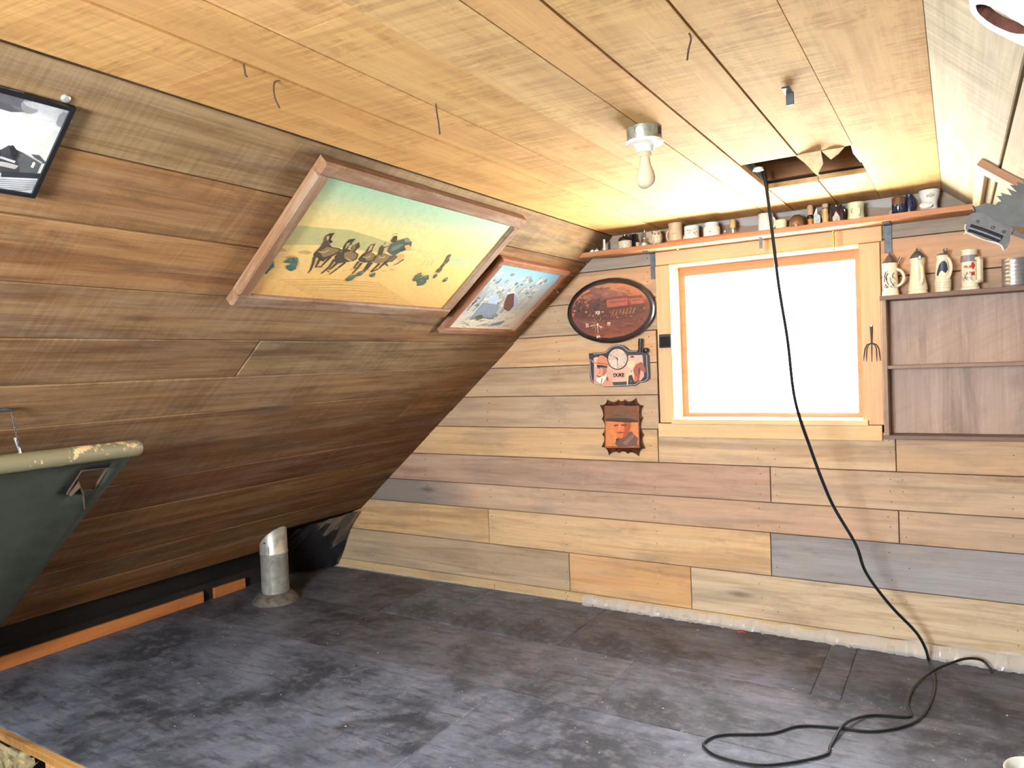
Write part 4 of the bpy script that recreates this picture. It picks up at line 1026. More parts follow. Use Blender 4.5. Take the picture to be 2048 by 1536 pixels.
wrap(mb, c, lambda z: r * (1.0 - .35 * max(0, (z / h - .5)) ** 1.3), [(blob(-.3 * r, h * .72, r * .2, r * .2, 8, .1, 1), (150, 118, 84)), (blob(.3 * r, h * .72, r * .2, r * .2, 8, .1, 2), (150, 118, 84))] +
     [(strokes([(x * r, h * z), (x * r + r * .15, h * z - r * .2), (x * r + r * .3, h * z)], r * .07), (164, 128, 96)) for z in (.30, .42, .54) for x in (-.7, -.2, .3)], fa, .0012)
mb.build('painted_feathers', M['glaze'], t, origin=c, fixn=False)
c, h, r = spot(1350.5, 447, 26)
t = pot('tall_mug', 'tall tan stoneware mug with a left handle, left of the floral mug', 'mug', c, [(r * .95, 0), (r, .004), (r, h * .62), (r * 1.03, h * .64), (r, h * .66), (r, h * .9), (r * 1.05, h * .93), (r * 1.05, h), (r * .95, h), (r * .92, .01), (r * .3, .008)], M['tan'], GR)
handle(c, r, h * .12, h * .72, LEFT - .1, .018, .0045, M['tan'], t, c)
mb = MB(); wrap(mb, c, r, [(strokes([(.006 * i - .004, h * .48 + .002 * math.sin(i * 2)), (.006 * i + .003, h * .42)], .0016), (96, 96, 90)) for i in range(4)], face(c)); mb.build('motif', M['glaze'], t, origin=c, fixn=False)
c, h, r = spot(1383, 453, 29)
t = pot('floral_mug', 'white mug with a floral sprig and a ring handle on its left', 'mug', c, cup(r, h), M['white'], GR)
handle(c, r, h * .08, h * .55, LEFT - .35, .016, .004, M['white'], t, c)
rr = random.Random(5); mb = MB(); wrap(mb, c, r, [(blob(rr.uniform(-.6, .6) * r, h * rr.uniform(.4, .75), .003, .003, 6, .3, i), rr.choice([(176, 120, 110), (140, 150, 120), (190, 150, 130), (150, 130, 130)])) for i in range(16)] +
     [(strokes([(-.5 * r, h * .35), (0, h * .55), (.5 * r, h * .72)], .0012), (130, 140, 110))], face(c)); mb.build('floral_print', M['glaze'], t, origin=c, fixn=False)
c, h, r = spot(1423, 446, 33)
t = pot('squat_jar', 'squat white jar with a small crest, right of the floral mug', 'jar', c, [(r * .86, 0), (r, .004), (r, h * .62), (r * .92, h * .74), (r * .78, h * .78), (r * .80, h * .84), (r * .88, h * .97), (r * .86, h), (r * .76, h * .98), (r * .7, h * .5), (r * .3, .01)], M['white'], GR)
mb = MB(); a = face(c); wrap(mb, c, r, [([(.001, h * .55), (.017, h * .55), (.017, h * .3), (.009, h * .18), (.001, h * .3)], (150, 140, 140)), ([(.003, h * .52), (.015, h * .52), (.015, h * .31), (.009, h * .21), (.003, h * .31)], (232, 228, 222)), (blob(.009, h * .38, .0045, .004, 8, .3, 3), (150, 60, 80))], a); mb.build('crest', M['glaze'], t, origin=c, fixn=False)
c, h, r = spot(1449, 450, 10)
t = pot('vial', 'small glass vial with a red base beside the wooden handled brush', 'vial', c, [(r, 0), (r, h * .3), (r * .9, h * .32)], M['redwood'], GR, 12)
MB().lathe(c, [(r * .8, h * .32), (r * .8, h * .8), (r * .5, h * .88), (r * .5, h)], 12, cap=False).build('glass_tube', M['glass'], t, origin=c, smooth=True)
c, h, r = spot(1465, 438, 12)
t = pot('wooden_stamp', 'wooden knob on a white stem with a red foot, right of the jar', 'stamp', c, [(r * 1.0, 0), (r, .004), (r * .4, .008)], M['redwood'], GR, 14)
MB().lathe(c, [(r * .35, .008), (r * .35, h * .42)], 10).build('stem', M['white'], t, origin=c, smooth=True)
MB().lathe(c, [(r * .7, h * .42), (r, h * .48), (r, h * .85), (r * .7, h * .97), (r * .2, h)], 14).build('knob', M['turned'], t, origin=c, smooth=True)
mb = MB(); pts = [onY(1327, 492, .963), onY(1335, 480, .963), onY(1480, 466, .963), onY(1500, 464, .963)]
for p in pts: p.z = SH1 + .0035
pts[0] = pts[1] + Vector((-.012, .02, 0)); mb.tube(pts, [.003, .0032, .0028, .0015], 8)
tag(mb.build('wooden_rod', M['redwood'], origin=pts[0], smooth=True), 'thin reddish rod lying along the shelf edge before the white mugs', 'rod')
c, h, r = spot(1531, 428, 31)
t = pot('paneled_mug', 'tall white mug with a square raised panel behind the hanging cord', 'mug', c, cup(r, h, .005), M['white'], GR)
handle(c, r, h * .2, h * .75, RIGHT - .1, .010, .005, M['white'], t, c)
mb = MB(); wrap(mb, c, r, [(rect(-.010, h * .42, .016, h * .88), (206, 196, 180)), (rect(-.008, h * .45, .014, h * .85), (222, 216, 204))], face(c), .0015); mb.build('panel', M['glaze'], t, origin=c, fixn=False)
c, h, r = spot(1562, 440, 23)
t = pot('cream_cup', 'small cream cup with a faint blue motif beside the upturned bowl', 'cup', c, cup(r, h), M['celadon'], GR)
mb = MB(); wrap(mb, c, r, [(blob(.004, h * .45, .006, .005, 9, .3, 3), (150, 176, 190))], face(c)); mb.build('motif', M['glaze'], t, origin=c, fixn=False)
c, h, r = spot(1593, 430, 33)
t = pot('upturned_bowl', 'brown glazed bowl resting upside down on the shelf', 'bowl', c, [(r * .92, .0), (r * .95, .003), (r * .93, .006)], M['dkbrown'], GR)
MB().lathe(c, [(r, .006), (r * 1.02, .010), (r * .98, h * .4), (r * .85, h * .7), (r * .55, h * .92), (r * .4, h * .95), (r * .38, h), (r * .2, h)], 26).build('shell', M['brown'], t, origin=c, smooth=True)
c, h, r = spot(1620, 410, 15)
t = pot('shaving_brush', 'shaving brush with a black collar and orange wooden handle', 'brush', c, [(r * .75, 0), (r * .8, h * .08), (r * .62, h * .18), (r * .8, h * .30), (r * .75, h * .34)], M['orangewood'], GR, 16)
MB().lathe(c, [(r * .82, h * .34), (r * .95, h * .38), (r * .95, h * .46), (r * .7, h * .52)], 16).build('collar', M['black'], t, origin=c, smooth=True)
MB().lathe(c, [(r * .62, h * .52), (r * .85, h * .78), (r * .8, h * .92), (r * .4, h)], 16).build('bristles', M['bristle'], t, origin=c, smooth=True)
c, h, r = spot(1634, 416, 14)
t = thing('folded_card', 'crumpled pale blue card between the two shaving brushes', 'card', c, GR)
mb = MB(); mb.prism([(-r, 0), (r * .7, 0), (r, h * .35), (r * .8, h * .55), (-r * .2, h * .7), (-r, h * .5)], c + Vector((0, -.004, 0)), VX, VZ, VY, .003); mb.build('front', M['paleblue'], t, origin=c)
mb = MB(); mb.prism([(-r * .9, h * .2), (r * .1, h * .4), (-r * .05, h), (-r * .45, h * .9), (-r, h * .6)], c + Vector((0, 0, 0)), VX, VZ, VY, .002); mb.build('fold', M['white'], t, origin=c)
c, h, r = spot(1650, 407, 15)
t = pot('shaving_brush', 'shaving brush with a ringed pale wooden handle by the plum jug', 'brush', c, [(r * .85, 0), (r * .95, h * .10), (r * .75, h * .22), (r * .95, h * .34), (r * .98, h * .42), (r * .7, h * .54), (r * .8, h * .60), (r * .8, h * .74)], M['turned'], GR, 18)
MB().lathe(c, [(r * .82, h * .74), (r * .82, h * .78)], 16).build('collar', M['black'], t, origin=c, smooth=True)
MB().lathe(c, [(r * .8, h * .78), (r * .95, h * .9), (r * .75, h * .98), (r * .3, h)], 16).build('bristles', M['bristle'], t, origin=c, smooth=True)
c, h, r = spot(1673, 411, 31)
t = pot('plum_jug', 'dark plum jug with a pale painted scene, left of the pale green mug', 'jug', c, [(r * .85, 0), (r, .006), (r * .98, h * .3), (r * .9, h * .65), (r * .72, h * .85), (r * .7, h * .95), (r * .76, h), (r * .66, h), (r * .6, h * .8)], M['plum'], GR)
handle(c, r * .8, h * .35, h * .85, RIGHT + .4, .012, .004, M['plum'], t, c)
mb = MB(); wrap(mb, c, lambda z: r * (1 - .12 * z / h), [([(-.014, .006), (.016, .006), (.018, h * .3), (.010, h * .42), (.004, h * .62), (-.004, h * .45), (-.012, h * .3)], (190, 184, 172)), (strokes([(-.008, h * .2), (.004, h * .34), (.014, h * .2)], .002), (90, 80, 84)), (blob(.002, h * .14, .006, .004, 8, .3, 2), (120, 112, 110))], face(c)); mb.build('painted_scene', M['glaze'], t, origin=c, fixn=False)
c, h, r = spot(1711, 406, 35)
t = pot('green_mug', 'pale green waisted mug at right of the plum jug', 'mug', c, [(r * .95, 0), (r, .006), (r * .93, h * .35), (r * .92, h * .6), (r, h * .92), (r, h), (r * .9, h), (r * .84, h * .5), (r * .3, .01)], M['celadon'], GR)
handle(c, r, h * .22, h * .72, face(c) + .35, .010, .0045, M['celadon'], t, c)
mb = MB(); wrap(mb, c, r * .97, [(strokes([(.014, h * .65), (.019, h * .5), (.014, h * .36)], .003), (110, 112, 100))], face(c), .002); mb.build('motif', M['glaze'], t, origin=c, fixn=False)
c, h, r = spot(1797, 395, 29)
t = pot('navy_mug', 'dark blue glazed mug with brown rim and a pale left handle', 'mug', c, [(r * .9, 0), (r, .004), (r, h * .60)], M['navy'], GR)
MB().lathe(c, [(r, h * .60), (r, h - .003), (r - .003, h), (r - .006, h - .002), (r - .006, h * .6)], 26, cap=False).build('rim', plain('red_brown_glaze', (110, 66, 50), .2, coat=.6), t, origin=c, smooth=True)
handle(c, r, h * .04, h * .34, LEFT - .25, .011, .003, M['tan'], t, c)
c, h, r = spot(1818, 390, 18, .985)
t = pot('navy_pitcher', 'speckled dark blue pitcher between the navy mug and white shaving mug', 'pitcher', c, [(r * .9, 0), (r, .006), (r * .95, h * .5), (r * .7, h * .8), (r * .8, h), (r * .6, h), (r * .5, h * .7)], plain('speckled_navy', (44, 56, 96), .25, coat=.5, var=.4, scale=120), GR)
handle(c, r * .8, h * .25, h * .85, RIGHT - .3, .008, .0035, M['navy'], t, c)
c, h, r = spot(1855, 381, 48)
t = thing('shaving_mug', 'wide white shaving mug with flared rim and soap spout, rightmost on the shelf', 'mug', c, GR)
MB().lathe(c + Vector((.006, .008, 0)), [(r * .72, 0), (r * .74, .004), (r * .66, h * .28), (r * .68, h * .45), (r * .86, h * .75), (r * .92, h * .97), (r * .90, h), (r * .82, h * .97), (r * .7, h * .7), (r * .4, h * .5)], 30).build('body', M['white'], t, origin=c, smooth=True)
mb = MB(); a = c + Vector((-.006, -.018, h * .06)); ax = (VX, Vector((0, -.35, .94)).normalized(), Vector((0, -.94, -.35)).normalized())
mb.lathe(a + Vector((0, 0, h * .16)), [(r * .52, -.012), (r * .62, 0), (r * .56, .014), (r * .3, .020)], 20, (VX, Vector((0, .45, .9)).normalized() * .62, Vector((0, -.9, .45)).normalized())); mb.build('spout', M['white'], t, origin=a, smooth=True)
mb = MB(); fa = face(c); cc = c + Vector((.006, .008, 0))
wrap(mb, cc, lambda z: r * (.66 + .30 * max(0, (z / h - .45)) / .5), [(blob(-.004, h * .72, .010, .009, 10, .3, 3), (176, 168, 140)), (blob(-.006, h * .76, .005, .005, 8, .3, 4), (210, 196, 150)), (blob(.004, h * .66, .005, .004, 8, .3, 5), (150, 146, 120)), (strokes([(-.016, h * .7), (-.006, h * .6), (.010, h * .78)], .0018), (140, 140, 116))], fa, .0012)
mb.build('painted_flowers', M['glaze'], t, origin=c, fixn=False)

# ---- open cabinet on the back wall
YF = .968 * D
kx0, kx1 = -0.0766 * D, 0.17 * D
kz0, kz1 = (-0.1073 + ZO) * D, (0.0636 + ZO) * D
t = thing('wall_cabinet', 'dark open-front shelf cabinet on the wall right of the window', 'cabinet', ((kx0 + kx1) / 2, YB, kz0))
def kb(name, x0, x1, ya, yb, z0, z1, col, axis='x'):
    if axis == 'x': plank(t, (0, ya, 0), VX, VZ, -VY, rect(x0, z0, x1, z1), yb - ya, M['cab'], col, name, .0015, 0, 0)
    else: plank(t, (0, ya, 0), VZ, VX, -VY, [(z0, x0), (z1, x0), (z1, x1), (z0, x1)], yb - ya, M['cab'], col, name, .0015, 0, 0)
CB = (128, 104, 94)
kb('top_board', kx0 - .006, kx1, YF - .004, YB - .001, kz1 - .020, kz1, CB)
kb('side_board', kx0, kx0 + .020, YF, YB - .001, kz0 + .018, kz1 - .020, (172, 146, 122), 'z')
kb('bottom_board', kx0 - .004, kx1, YF - .002, YB - .001, kz0, kz0 + .018, (120, 98, 90))
kb('shelf_board', kx0 + .020, kx1, YF + .004, YB - .008, (-0.0242 + ZO) * D * 1 + .002, (-0.0242 + ZO) * D + .018, (150, 124, 108))
kb('back_panel', kx0 + .020, kx1, YB - .008, YB - .002, kz0 + .018, kz1 - .020, (176, 152, 138), 'z')
kb('side_board', kx1, kx1 + .020, YF, YB - .001, kz0, kz1, CB, 'z')

# ---- steins on the cabinet
SYD = .983; GS = 'drinking mugs on top of the cabinet'
def sspot(px, ptop, pw): return spot(px, ptop, pw, SYD, kz1)
BLK = (52, 52, 58)
# 1: relief stein with a steep pewter lid
c, h, r = sspot(1779.5, 527, 34)
t = pot('beer_stein', 'cream stein with black relief scrolls and a pointed pewter lid, nearest the window', 'stein', c,
        [(r * 1.02, 0), (r * 1.04, .006), (r * .98, .014), (r * 1.0, .020), (r * .93, .026), (r * .91, h * .72), (r * .97, h * .78), (r * .93, h * .82), (r * .93, h * .97), (r * .96, h), (r * .8, h)], M['cream'], GS, 30)
handle(c, r * .93, h * .28, h * .80, RIGHT - .35, .030, .006, M['cream'], t, c)
lz = c + VZ * h
MB().lathe(lz, [(r * .96, 0), (r * .9, .004), (r * .55, .022), (r * .3, .034), (r * .14, .042), (r * .06, .050), (r * .01, .054)], 24).build('lid', M['pewter'], t, origin=lz, smooth=True)
mb = MB(); a = lz + Vector((r * 1.0, -.008, 0)); mb.tube([a + VZ * -.006, a + Vector((.004, 0, .010)), a + Vector((.012, 0, .022))], [.004, .004, .007], 8, flat=.5); mb.build('thumb_lever', M['pewter'], t, origin=a, smooth=True)
rr = random.Random(11); fa = face(c); mb = MB(); sh = []
for pts, wd in (([(-.012, .030), (.004, .042), (.012, .060), (.020, .080)], .003), ([(-.018, .036), (-.006, .052), (-.002, .070)], .003), ([(.004, .086), (.012, .074), (.010, .060)], .004), ([(.014, .090), (.022, .070), (.020, .052)], .005),
                ([(-.020, .086), (-.012, .078), (-.014, .066)], .003), ([(.0, .032), (.010, .036), (.018, .046)], .004), ([(.006, .030), (.016, .032), (.022, .042)], .003), ([(-.022, .028), (-.012, .040), (-.022, .050)], .002),
                ([(-.024, .060), (-.016, .070)], .002), ([(.024, .092), (.025, .034)], .0018), ([(-.006, .092), (.024, .093)], .0015)):
    sh.append((strokes([(x, z * h / .125 ) for x, z in pts], wd), BLK))
wrap(mb, c, r * .93, sh, fa - .1, .001); mb.build('relief_scrolls', M['glaze'], t, origin=c, fixn=False)
# 2: stein with its handle to the front
c, h, r = sspot(1834, 517, 37)
t = pot('beer_stein', 'cream stein with flared foot and handle facing forward, second from the window', 'stein', c,
        [(r * 1.08, 0), (r * 1.1, .006), (r * 1.02, .014), (r * 1.12, .020), (r * 1.08, .034), (r * .88, h * .42), (r * .80, h * .62), (r * .78, h * .84), (r * .84, h * .88), (r * .86, h), (r * .7, h)], M['cream'], GS, 30)
fa = face(c); handle(c, r * .86, h * .22, h * .84, fa + .35, .026, .007, M['cream'], t, c)
lz = c + VZ * h; MB().lathe(lz, [(r * .84, 0), (r * .8, .006), (r * .5, .020), (r * .3, .030), (r * .12, .034), (r * .14, .040), (r * .02, .048)], 24).build('lid', M['iron'], t, origin=lz, smooth=True)
mb = MB(); a = lz + Vector((math.cos(fa + .35) * r * .9, math.sin(fa + .35) * r * .9, -.004)); mb.box(a + VZ * .004, .006, .006, .009, bev=.002); mb.build('hinge', M['pewter'], t, origin=a)
mb = MB(); wrap(mb, c, lambda z: r * (1.08 - .30 * min(1, z / h * 1.5)), [(strokes([(-.020 + .002 * (k % 2), h * (.36 + k * .07)), (-.012, h * (.37 + k * .07)), (-.007, h * (.34 + k * .07))], .0014), (166, 156, 126)) for k in range(7)], fa, .002); mb.build('relief', M['glaze'], t, origin=c, fixn=False)
# 3: stein with a blue figure
c, h, r = sspot(1884, 511, 33)
t = pot('beer_stein', 'cream stein with a dark blue horse figure and a textured band, middle of the row', 'stein', c,
        [(r * 1.0, 0), (r * 1.02, .005), (r * .98, .012), (r * 1.06, .018), (r * 1.06, h * .32), (r * .98, h * .36), (r * .92, h * .6), (r * .86, h * .82), (r * .70, h * .90), (r * .78, h * .96), (r * .74, h), (r * .6, h)], M['cream'], GS, 30)
fa = face(c); handle(c, r * .9, h * .36, h * .92, fa + .75, .022, .0065, M['cream'], t, c)
mb = MB(); lz = c + VZ * h; mb.lathe(lz, [(r * .7, 0), (r * .62, .005), (r * .2, .010)], 20); mb.build('lid', M['pewter'], t, origin=lz, smooth=True)
mb = MB(); a = lz + Vector((math.cos(fa + .75) * r * .6, math.sin(fa + .75) * r * .6, .004))
for dx in (-.007, .007): mb.tube([a, a + Vector((dx * .6, 0, .010)), a + Vector((dx, 0, .020)), a + Vector((dx * .5, 0, .026))], [.004, .0045, .003, .0015], 8)
mb.build('thumb_lever', M['pewter'], t, origin=a, smooth=True)
mb = MB(); NV = (40, 52, 84)
wrap(mb, c, lambda z: r * (.98 - .14 * max(0, (z / h - .36)) / .5), [([(-.026, h * .60), (-.022, h * .76), (-.012, h * .84), (.002, h * .82), (.012, h * .74), (.020, h * .58), (.023, h * .47), (.016, h * .43), (.010, h * .52), (.002, h * .58), (-.006, h * .54), (-.014, h * .50)], NV)], fa - .05, .0012)
mb.build('painted_figure', M['glaze'], t, origin=c, fixn=False); mb = MB()
for k in range(3): wrap(mb, c, r * 1.06, [(strokes([(-r * 1.2 + .004 * i, h * (.10 + .07 * k) + .001 * (i % 2)), (-r * 1.2 + .004 * i + .002, h * (.13 + .07 * k))], .0012), (176, 158, 130)) for i in range(16)], fa, .0008)
o = mb.build('stippled_band', M['glaze'], t, origin=c, fixn=False); o['kind'] = 'stuff'
# 4: slab handled mug
c, h, r = sspot(1938, 500, 36)
t = pot('tankard', 'cream mug with red and black lettering, grey band and a square slab handle', 'mug', c,
        [(r * 1.10, 0), (r * 1.14, .005), (r * 1.10, .012), (r * .98, .016), (r * .97, h * .80), (r * .90, h * .86), (r * .88, h * .92), (r * .94, h * .94), (r * .96, h), (r * .8, h)], M['cream'], GS, 30)
fa = face(c); mb = MB(); mb.lathe(c, [(r * .985, h * .70), (r * .985, h * .80), (r * .91, h * .865)], 30, cap=False); mb.build('grey_band', plain('grey_lilac_glaze', (132, 130, 142), .25, coat=.5), t, origin=c, smooth=True)
hd = Vector((math.cos(fa + .95), math.sin(fa + .95), 0)); sdv = Vector((-hd.y, hd.x, 0)); mb = MB()
ri = r * .9; L = r * .75
for a_, b_, z0, z1 in ((ri, ri + L, h * .72, h * .80), (ri, ri + L, h * .16, h * .24), (ri + L - .016, ri + L, h * .16, h * .80)):
    mb.box(c + hd * ((a_ + b_) / 2) + VZ * ((z0 + z1) / 2), (b_ - a_) / 2, .011, (z1 - z0) / 2, (hd, sdv, VZ), bev=.003)
mb.build('slab_handle', M['cream'], t, origin=c)
RED = (170, 62, 52); mb = MB(); sh = [(blob(-.018, h * .60, .008, .014, 10, .3, 1), RED), (blob(-.004, h * .57, .009, .007, 9, .3, 2), RED), (blob(.008, h * .58, .008, .006, 9, .3, 3), (190, 84, 70)), (rect(-.024, h * .35, -.010, h * .44), RED), (blob(-.002, h * .42, .008, .006, 9, .3, 4), (196, 110, 90))]
for k in range(7): sh.append((strokes([(-.016 + .005 * k, h * (.22 + .03 * (k % 3))), (-.012 + .005 * k, h * (.28 + .02 * (k % 2))), (-.013 + .006 * k, h * .33)], .0014), BLK))
sh += [(strokes([(.002, h * .45), (.016, h * .24)], .0016), BLK), (strokes([(.004, h * .26), (.016, h * .42)], .0012), BLK)]
wrap(mb, c, r * .98, sh, fa - .15, .001); mb.build('lettering', M['glaze'], t, origin=c, fixn=False)
# 5: steel mug
c, h, r = sspot(2027, 517, 50)
t = thing('steel_tumbler', 'ribbed shiny steel tumbler with a dark side at the right edge', 'tumbler', c, GS)
pf = [(r * .92, 0), (r * .94, .003)]
for k in range(7): z = h * (.04 + .135 * k); pf += [(r * .97, z), (r * 1.0, z + h * .03), (r * 1.0, z + h * .09), (r * .97, z + h * .12)]
pf += [(r, h * .985), (r * .99, h), (r * .9, h)]
MB().lathe(c, pf, 32).build('body', M['chrome'], t, origin=c, smooth=True)
handle(c, r * .98, h * .2, h * .8, RIGHT - .5, .022, .006, M['black'], t, c)

# ---- oval clock of lacquered wood
oc = onY(1218, 621, .990); oa, ob = 0.0716 * D * .99, 0.0489 * D * .99
t = thing('oval_wall_clock', 'large oval lacquered wooden clock with a sepia steam train picture', 'clock', (oc.x, YB, oc.z))
def oval(k, n=56): return [(oa * k * math.cos(2 * math.pi * i / n), ob * k * math.sin(2 * math.pi * i / n)) for i in range(n)]
mb = MB(); lv = [(.96, 0), (1.0, .008), (1.005, .018), (.985, .027), (.92, .031), (.84, .0285)]
n = 56; vs = []; fs = []
for kk, d_ in lv:
    rr = random.Random(3)
    for i in range(n):
        j = 1 + rr.uniform(-.006, .006); a = 2 * math.pi * i / n
        w_ = (ob * (1 - kk) if False else 0)
        vs.append((oc.x + (oa - (1 - kk) * ob) * j * math.cos(a), YB - .001 - d_, oc.z + (ob - (1 - kk) * ob) * j * math.sin(a)))
for j in range(len(lv) - 1):
    for i in range(n): k = (i + 1) % n; fs.append((j * n + i, j * n + k, (j + 1) * n + k, (j + 1) * n + i))
fs.append(tuple((len(lv) - 1) * n + i for i in range(n)))
mb.add(vs, fs).build('rim', M['resin'], t, origin=oc, smooth=True)
ox, oz = oa - .165 * ob, ob * .835; yp = YB - .0302
P = Print((oc.x, yp, oc.z), VX, VZ, -VY)
# printed oval in horizontal bands
def ov(z): return ox * math.sqrt(max(0, 1 - (z / oz) ** 2))
st_ = [(-1, (150, 84, 60)), (-.65, (112, 62, 50)), (-.2, (108, 66, 56)), (.15, (112, 66, 54)), (.5, (176, 108, 72)), (.8, (188, 116, 74)), (1, (186, 110, 66))]
for i in range(36):
    z0, z1 = -oz + 2 * oz * i / 36, -oz + 2 * oz * (i + 1) / 36; m_ = (z0 + z1) / 2 / oz
    for (a, ca), (b, cb) in zip(st_[:-1], st_[1:]):
        if a <= m_ <= b: tt = (m_ - a) / (b - a); cc = tuple(ca[k] + (cb[k] - ca[k]) * tt for k in range(3))
    P.mb.flat([(-ov(z0), z0), (ov(z0), z0), (ov(z1), z1), (-ov(z1), z1)], P.o, P.u, P.v, P.n, 0, 0, lin(cc))
def oq(*pts): return [((onY(a, b, .9917).x - oc.x), (onY(a, b, .9917).z - oc.z)) for a, b in pts]
def inov(poly): return [(x * min(1, .985 / max(1e-6, math.hypot(x / ox, z / oz))), z * min(1, .985 / max(1e-6, math.hypot(x / ox, z / oz)))) for x, z in poly]
def pp(pts, c): P.p(inov(oq(*pts)), c)
pp([(1160, 592), (1180, 582), (1205, 574), (1216, 584), (1225, 600), (1214, 612), (1190, 606), (1170, 604)], (118, 74, 62))            # smoke
pp([(1192, 580), (1225, 580), (1250, 586), (1230, 596), (1210, 598)], (140, 88, 68))
pp([(1144, 600), (1168, 596), (1200, 600), (1216, 606), (1216, 640), (1200, 644), (1170, 640), (1150, 634), (1142, 622)], (92, 56, 48))  # engine
pp([(1214, 598), (1256, 594), (1257, 610), (1215, 615)], (164, 86, 66)); pp([(1212, 596), (1256, 590), (1258, 595), (1214, 600)], (122, 64, 52)); pp([(1218, 603), (1252, 600), (1252, 604), (1218, 607)], (150, 66, 50))
pp([(1262, 596), (1286, 594), (1288, 606), (1262, 608)], (166, 90, 68)); pp([(1258, 593), (1282, 590), (1286, 595), (1260, 597)], (122, 66, 54)); pp([(1266, 599), (1282, 598), (1282, 601), (1266, 602)], (150, 70, 52))
pp([(1216, 616), (1256, 611), (1290, 608), (1292, 620), (1270, 632), (1240, 640), (1218, 640)], (88, 56, 50))
for k in range(7): pp([(1222 + k * 7, 632 - k), (1226 + k * 7, 620 - k), (1229 + k * 7, 620 - k), (1226 + k * 7, 632 - k)], (150, 92, 64))
for a, b, c_ in ((1158, 603, 1), (1171, 604, 0), (1175, 610, 1), (1149, 622, 1), (1146, 629, 1), (1171, 624, 1), (1180, 630, 0), (1162, 615, 0), (1186, 632, 1), (1205, 624, 1), (1235, 634, 0), (1145, 612, 1)):
    p0 = oq((a, b))[0]; P.p(inov(blob(p0[0], p0[1], .009, .006, 8, .4, a)), (196, 122, 70) if c_ else (168, 100, 72))
for a, b in ((1160, 612), (1168, 618), (1190, 620), (1158, 622), (1196, 610), (1210, 602)): p0 = oq((a, b))[0]; P.p(inov(blob(p0[0], p0[1], .011, .009, 8, .4, b)), (66, 42, 38))
rr = random.Random(21)
for k in range(26): p0 = oq((rr.uniform(1165, 1262), rr.uniform(572, 600)))[0]; cc = rr.uniform(0, 1); P.p(inov(blob(p0[0], p0[1], rr.uniform(.012, .028), rr.uniform(.006, .013), 12, .18, k)), (128 + 34 * cc, 78 + 26 * cc, 60 + 16 * cc))
for k in range(90): p0 = oq((rr.uniform(1143, 1215), rr.uniform(598, 642)))[0]; P.p(inov(blob(p0[0], p0[1], rr.uniform(.002, .009), rr.uniform(.002, .006), 7, .4, k)), rr.choice([(66, 42, 38), (110, 66, 52), (84, 52, 46), (150, 90, 64), (96, 58, 50), (132, 80, 62)]))
for k in range(60): p0 = oq((rr.uniform(1216, 1290), rr.uniform(614, 640)))[0]; P.p(inov(blob(p0[0], p0[1], rr.uniform(.002, .008), rr.uniform(.002, .006), 7, .4, k)), rr.choice([(80, 52, 46), (110, 68, 56), (96, 60, 52), (140, 86, 62)]))
for k in range(50): p0 = oq((rr.uniform(1145, 1290), rr.uniform(642, 678)))[0]; P.p(inov(blob(p0[0], p0[1], rr.uniform(.006, .020), rr.uniform(.001, .004), 7, .4, k)), rr.choice([(128, 74, 58), (104, 60, 50), (150, 88, 66)]))
pp([(1214, 598), (1256, 594), (1257, 610), (1215, 615)], (164, 86, 66)); pp([(1212, 596), (1256, 590), (1258, 595), (1214, 600)], (112, 62, 52)); pp([(1218, 603), (1252, 600), (1252, 604), (1218, 607)], (140, 70, 56))
pp([(1262, 596), (1286, 594), (1288, 606), (1262, 608)], (166, 90, 68)); pp([(1258, 593), (1282, 590), (1286, 595), (1260, 597)], (112, 62, 52)); pp([(1266, 599), (1282, 598), (1282, 601), (1266, 602)], (140, 70, 56))
for k in range(10): pp([(1140 + k * 6, 640 + k), (1200 + k * 7, 640 + k * 3), (1200 + k * 7, 641 + k * 3), (1140 + k * 6, 641 + k)], (132, 78, 60))
P.build('train_print', M['gloss'], t)
# dial on the picture: roman numerals and hands
dc = Vector((onY(1196, 649, .9917).x, yp - .0022, onY(1196, 649, .9917).z))
def text(body, name, size, org, u, v, mat, parent, depth=.0008, bold=0.0):
    cu = bpy.data.curves.new(name, 'FONT'); cu.body = body; cu.size = size; cu.align_x = 'CENTER'; cu.align_y = 'CENTER'; cu.extrude = depth; cu.offset = bold; cu.resolution_u = 3
    to = bpy.data.objects.new(name, cu); COL.objects.link(to)
    dg = bpy.context.evaluated_depsgraph_get(); me = bpy.data.meshes.new_from_object(to.evaluated_get(dg)); bpy.data.objects.remove(to); bpy.data.curves.remove(cu)
    n_ = u.cross(v); mw = Matrix.Identity(4)
    for i in range(3): mw[i][0] = u[i]; mw[i][1] = v[i]; mw[i][2] = n_[i]
    me.transform(mw); me.materials.clear(); me.materials.append(mat); me.name = name
    o = bpy.data.objects.new(name, me); COL.objects.link(o); o.parent = parent; o.matrix_basis = parent.matrix_basis.inverted() @ Matrix.Translation(org); return o
rad = .066
M['gilt'] = plain('pale_gilt', (236, 226, 196), .35, metal=.2, var=.05)
for body, ang in (('XII', 0), ('III', 90), ('VI', 180), ('IX', 270)):
    a = math.radians(ang); rv = VX * math.sin(a) + VZ * math.cos(a); uv = VX * math.cos(a) - VZ * math.sin(a)
    text(body, 'numeral', .026, dc + rv * rad, uv, rv, M['gilt'], t, bold=.0004)
mb = MB()
for k in range(12):
    a = k * math.pi / 6
    if k % 3 == 0: continue
    d_ = VX * math.sin(a) + VZ * math.cos(a); mb.tube([dc + d_ * .018, dc + d_ * .044], [.0007, .0004], 4)
mb.build('sunburst', M['gilt'], t, origin=dc)
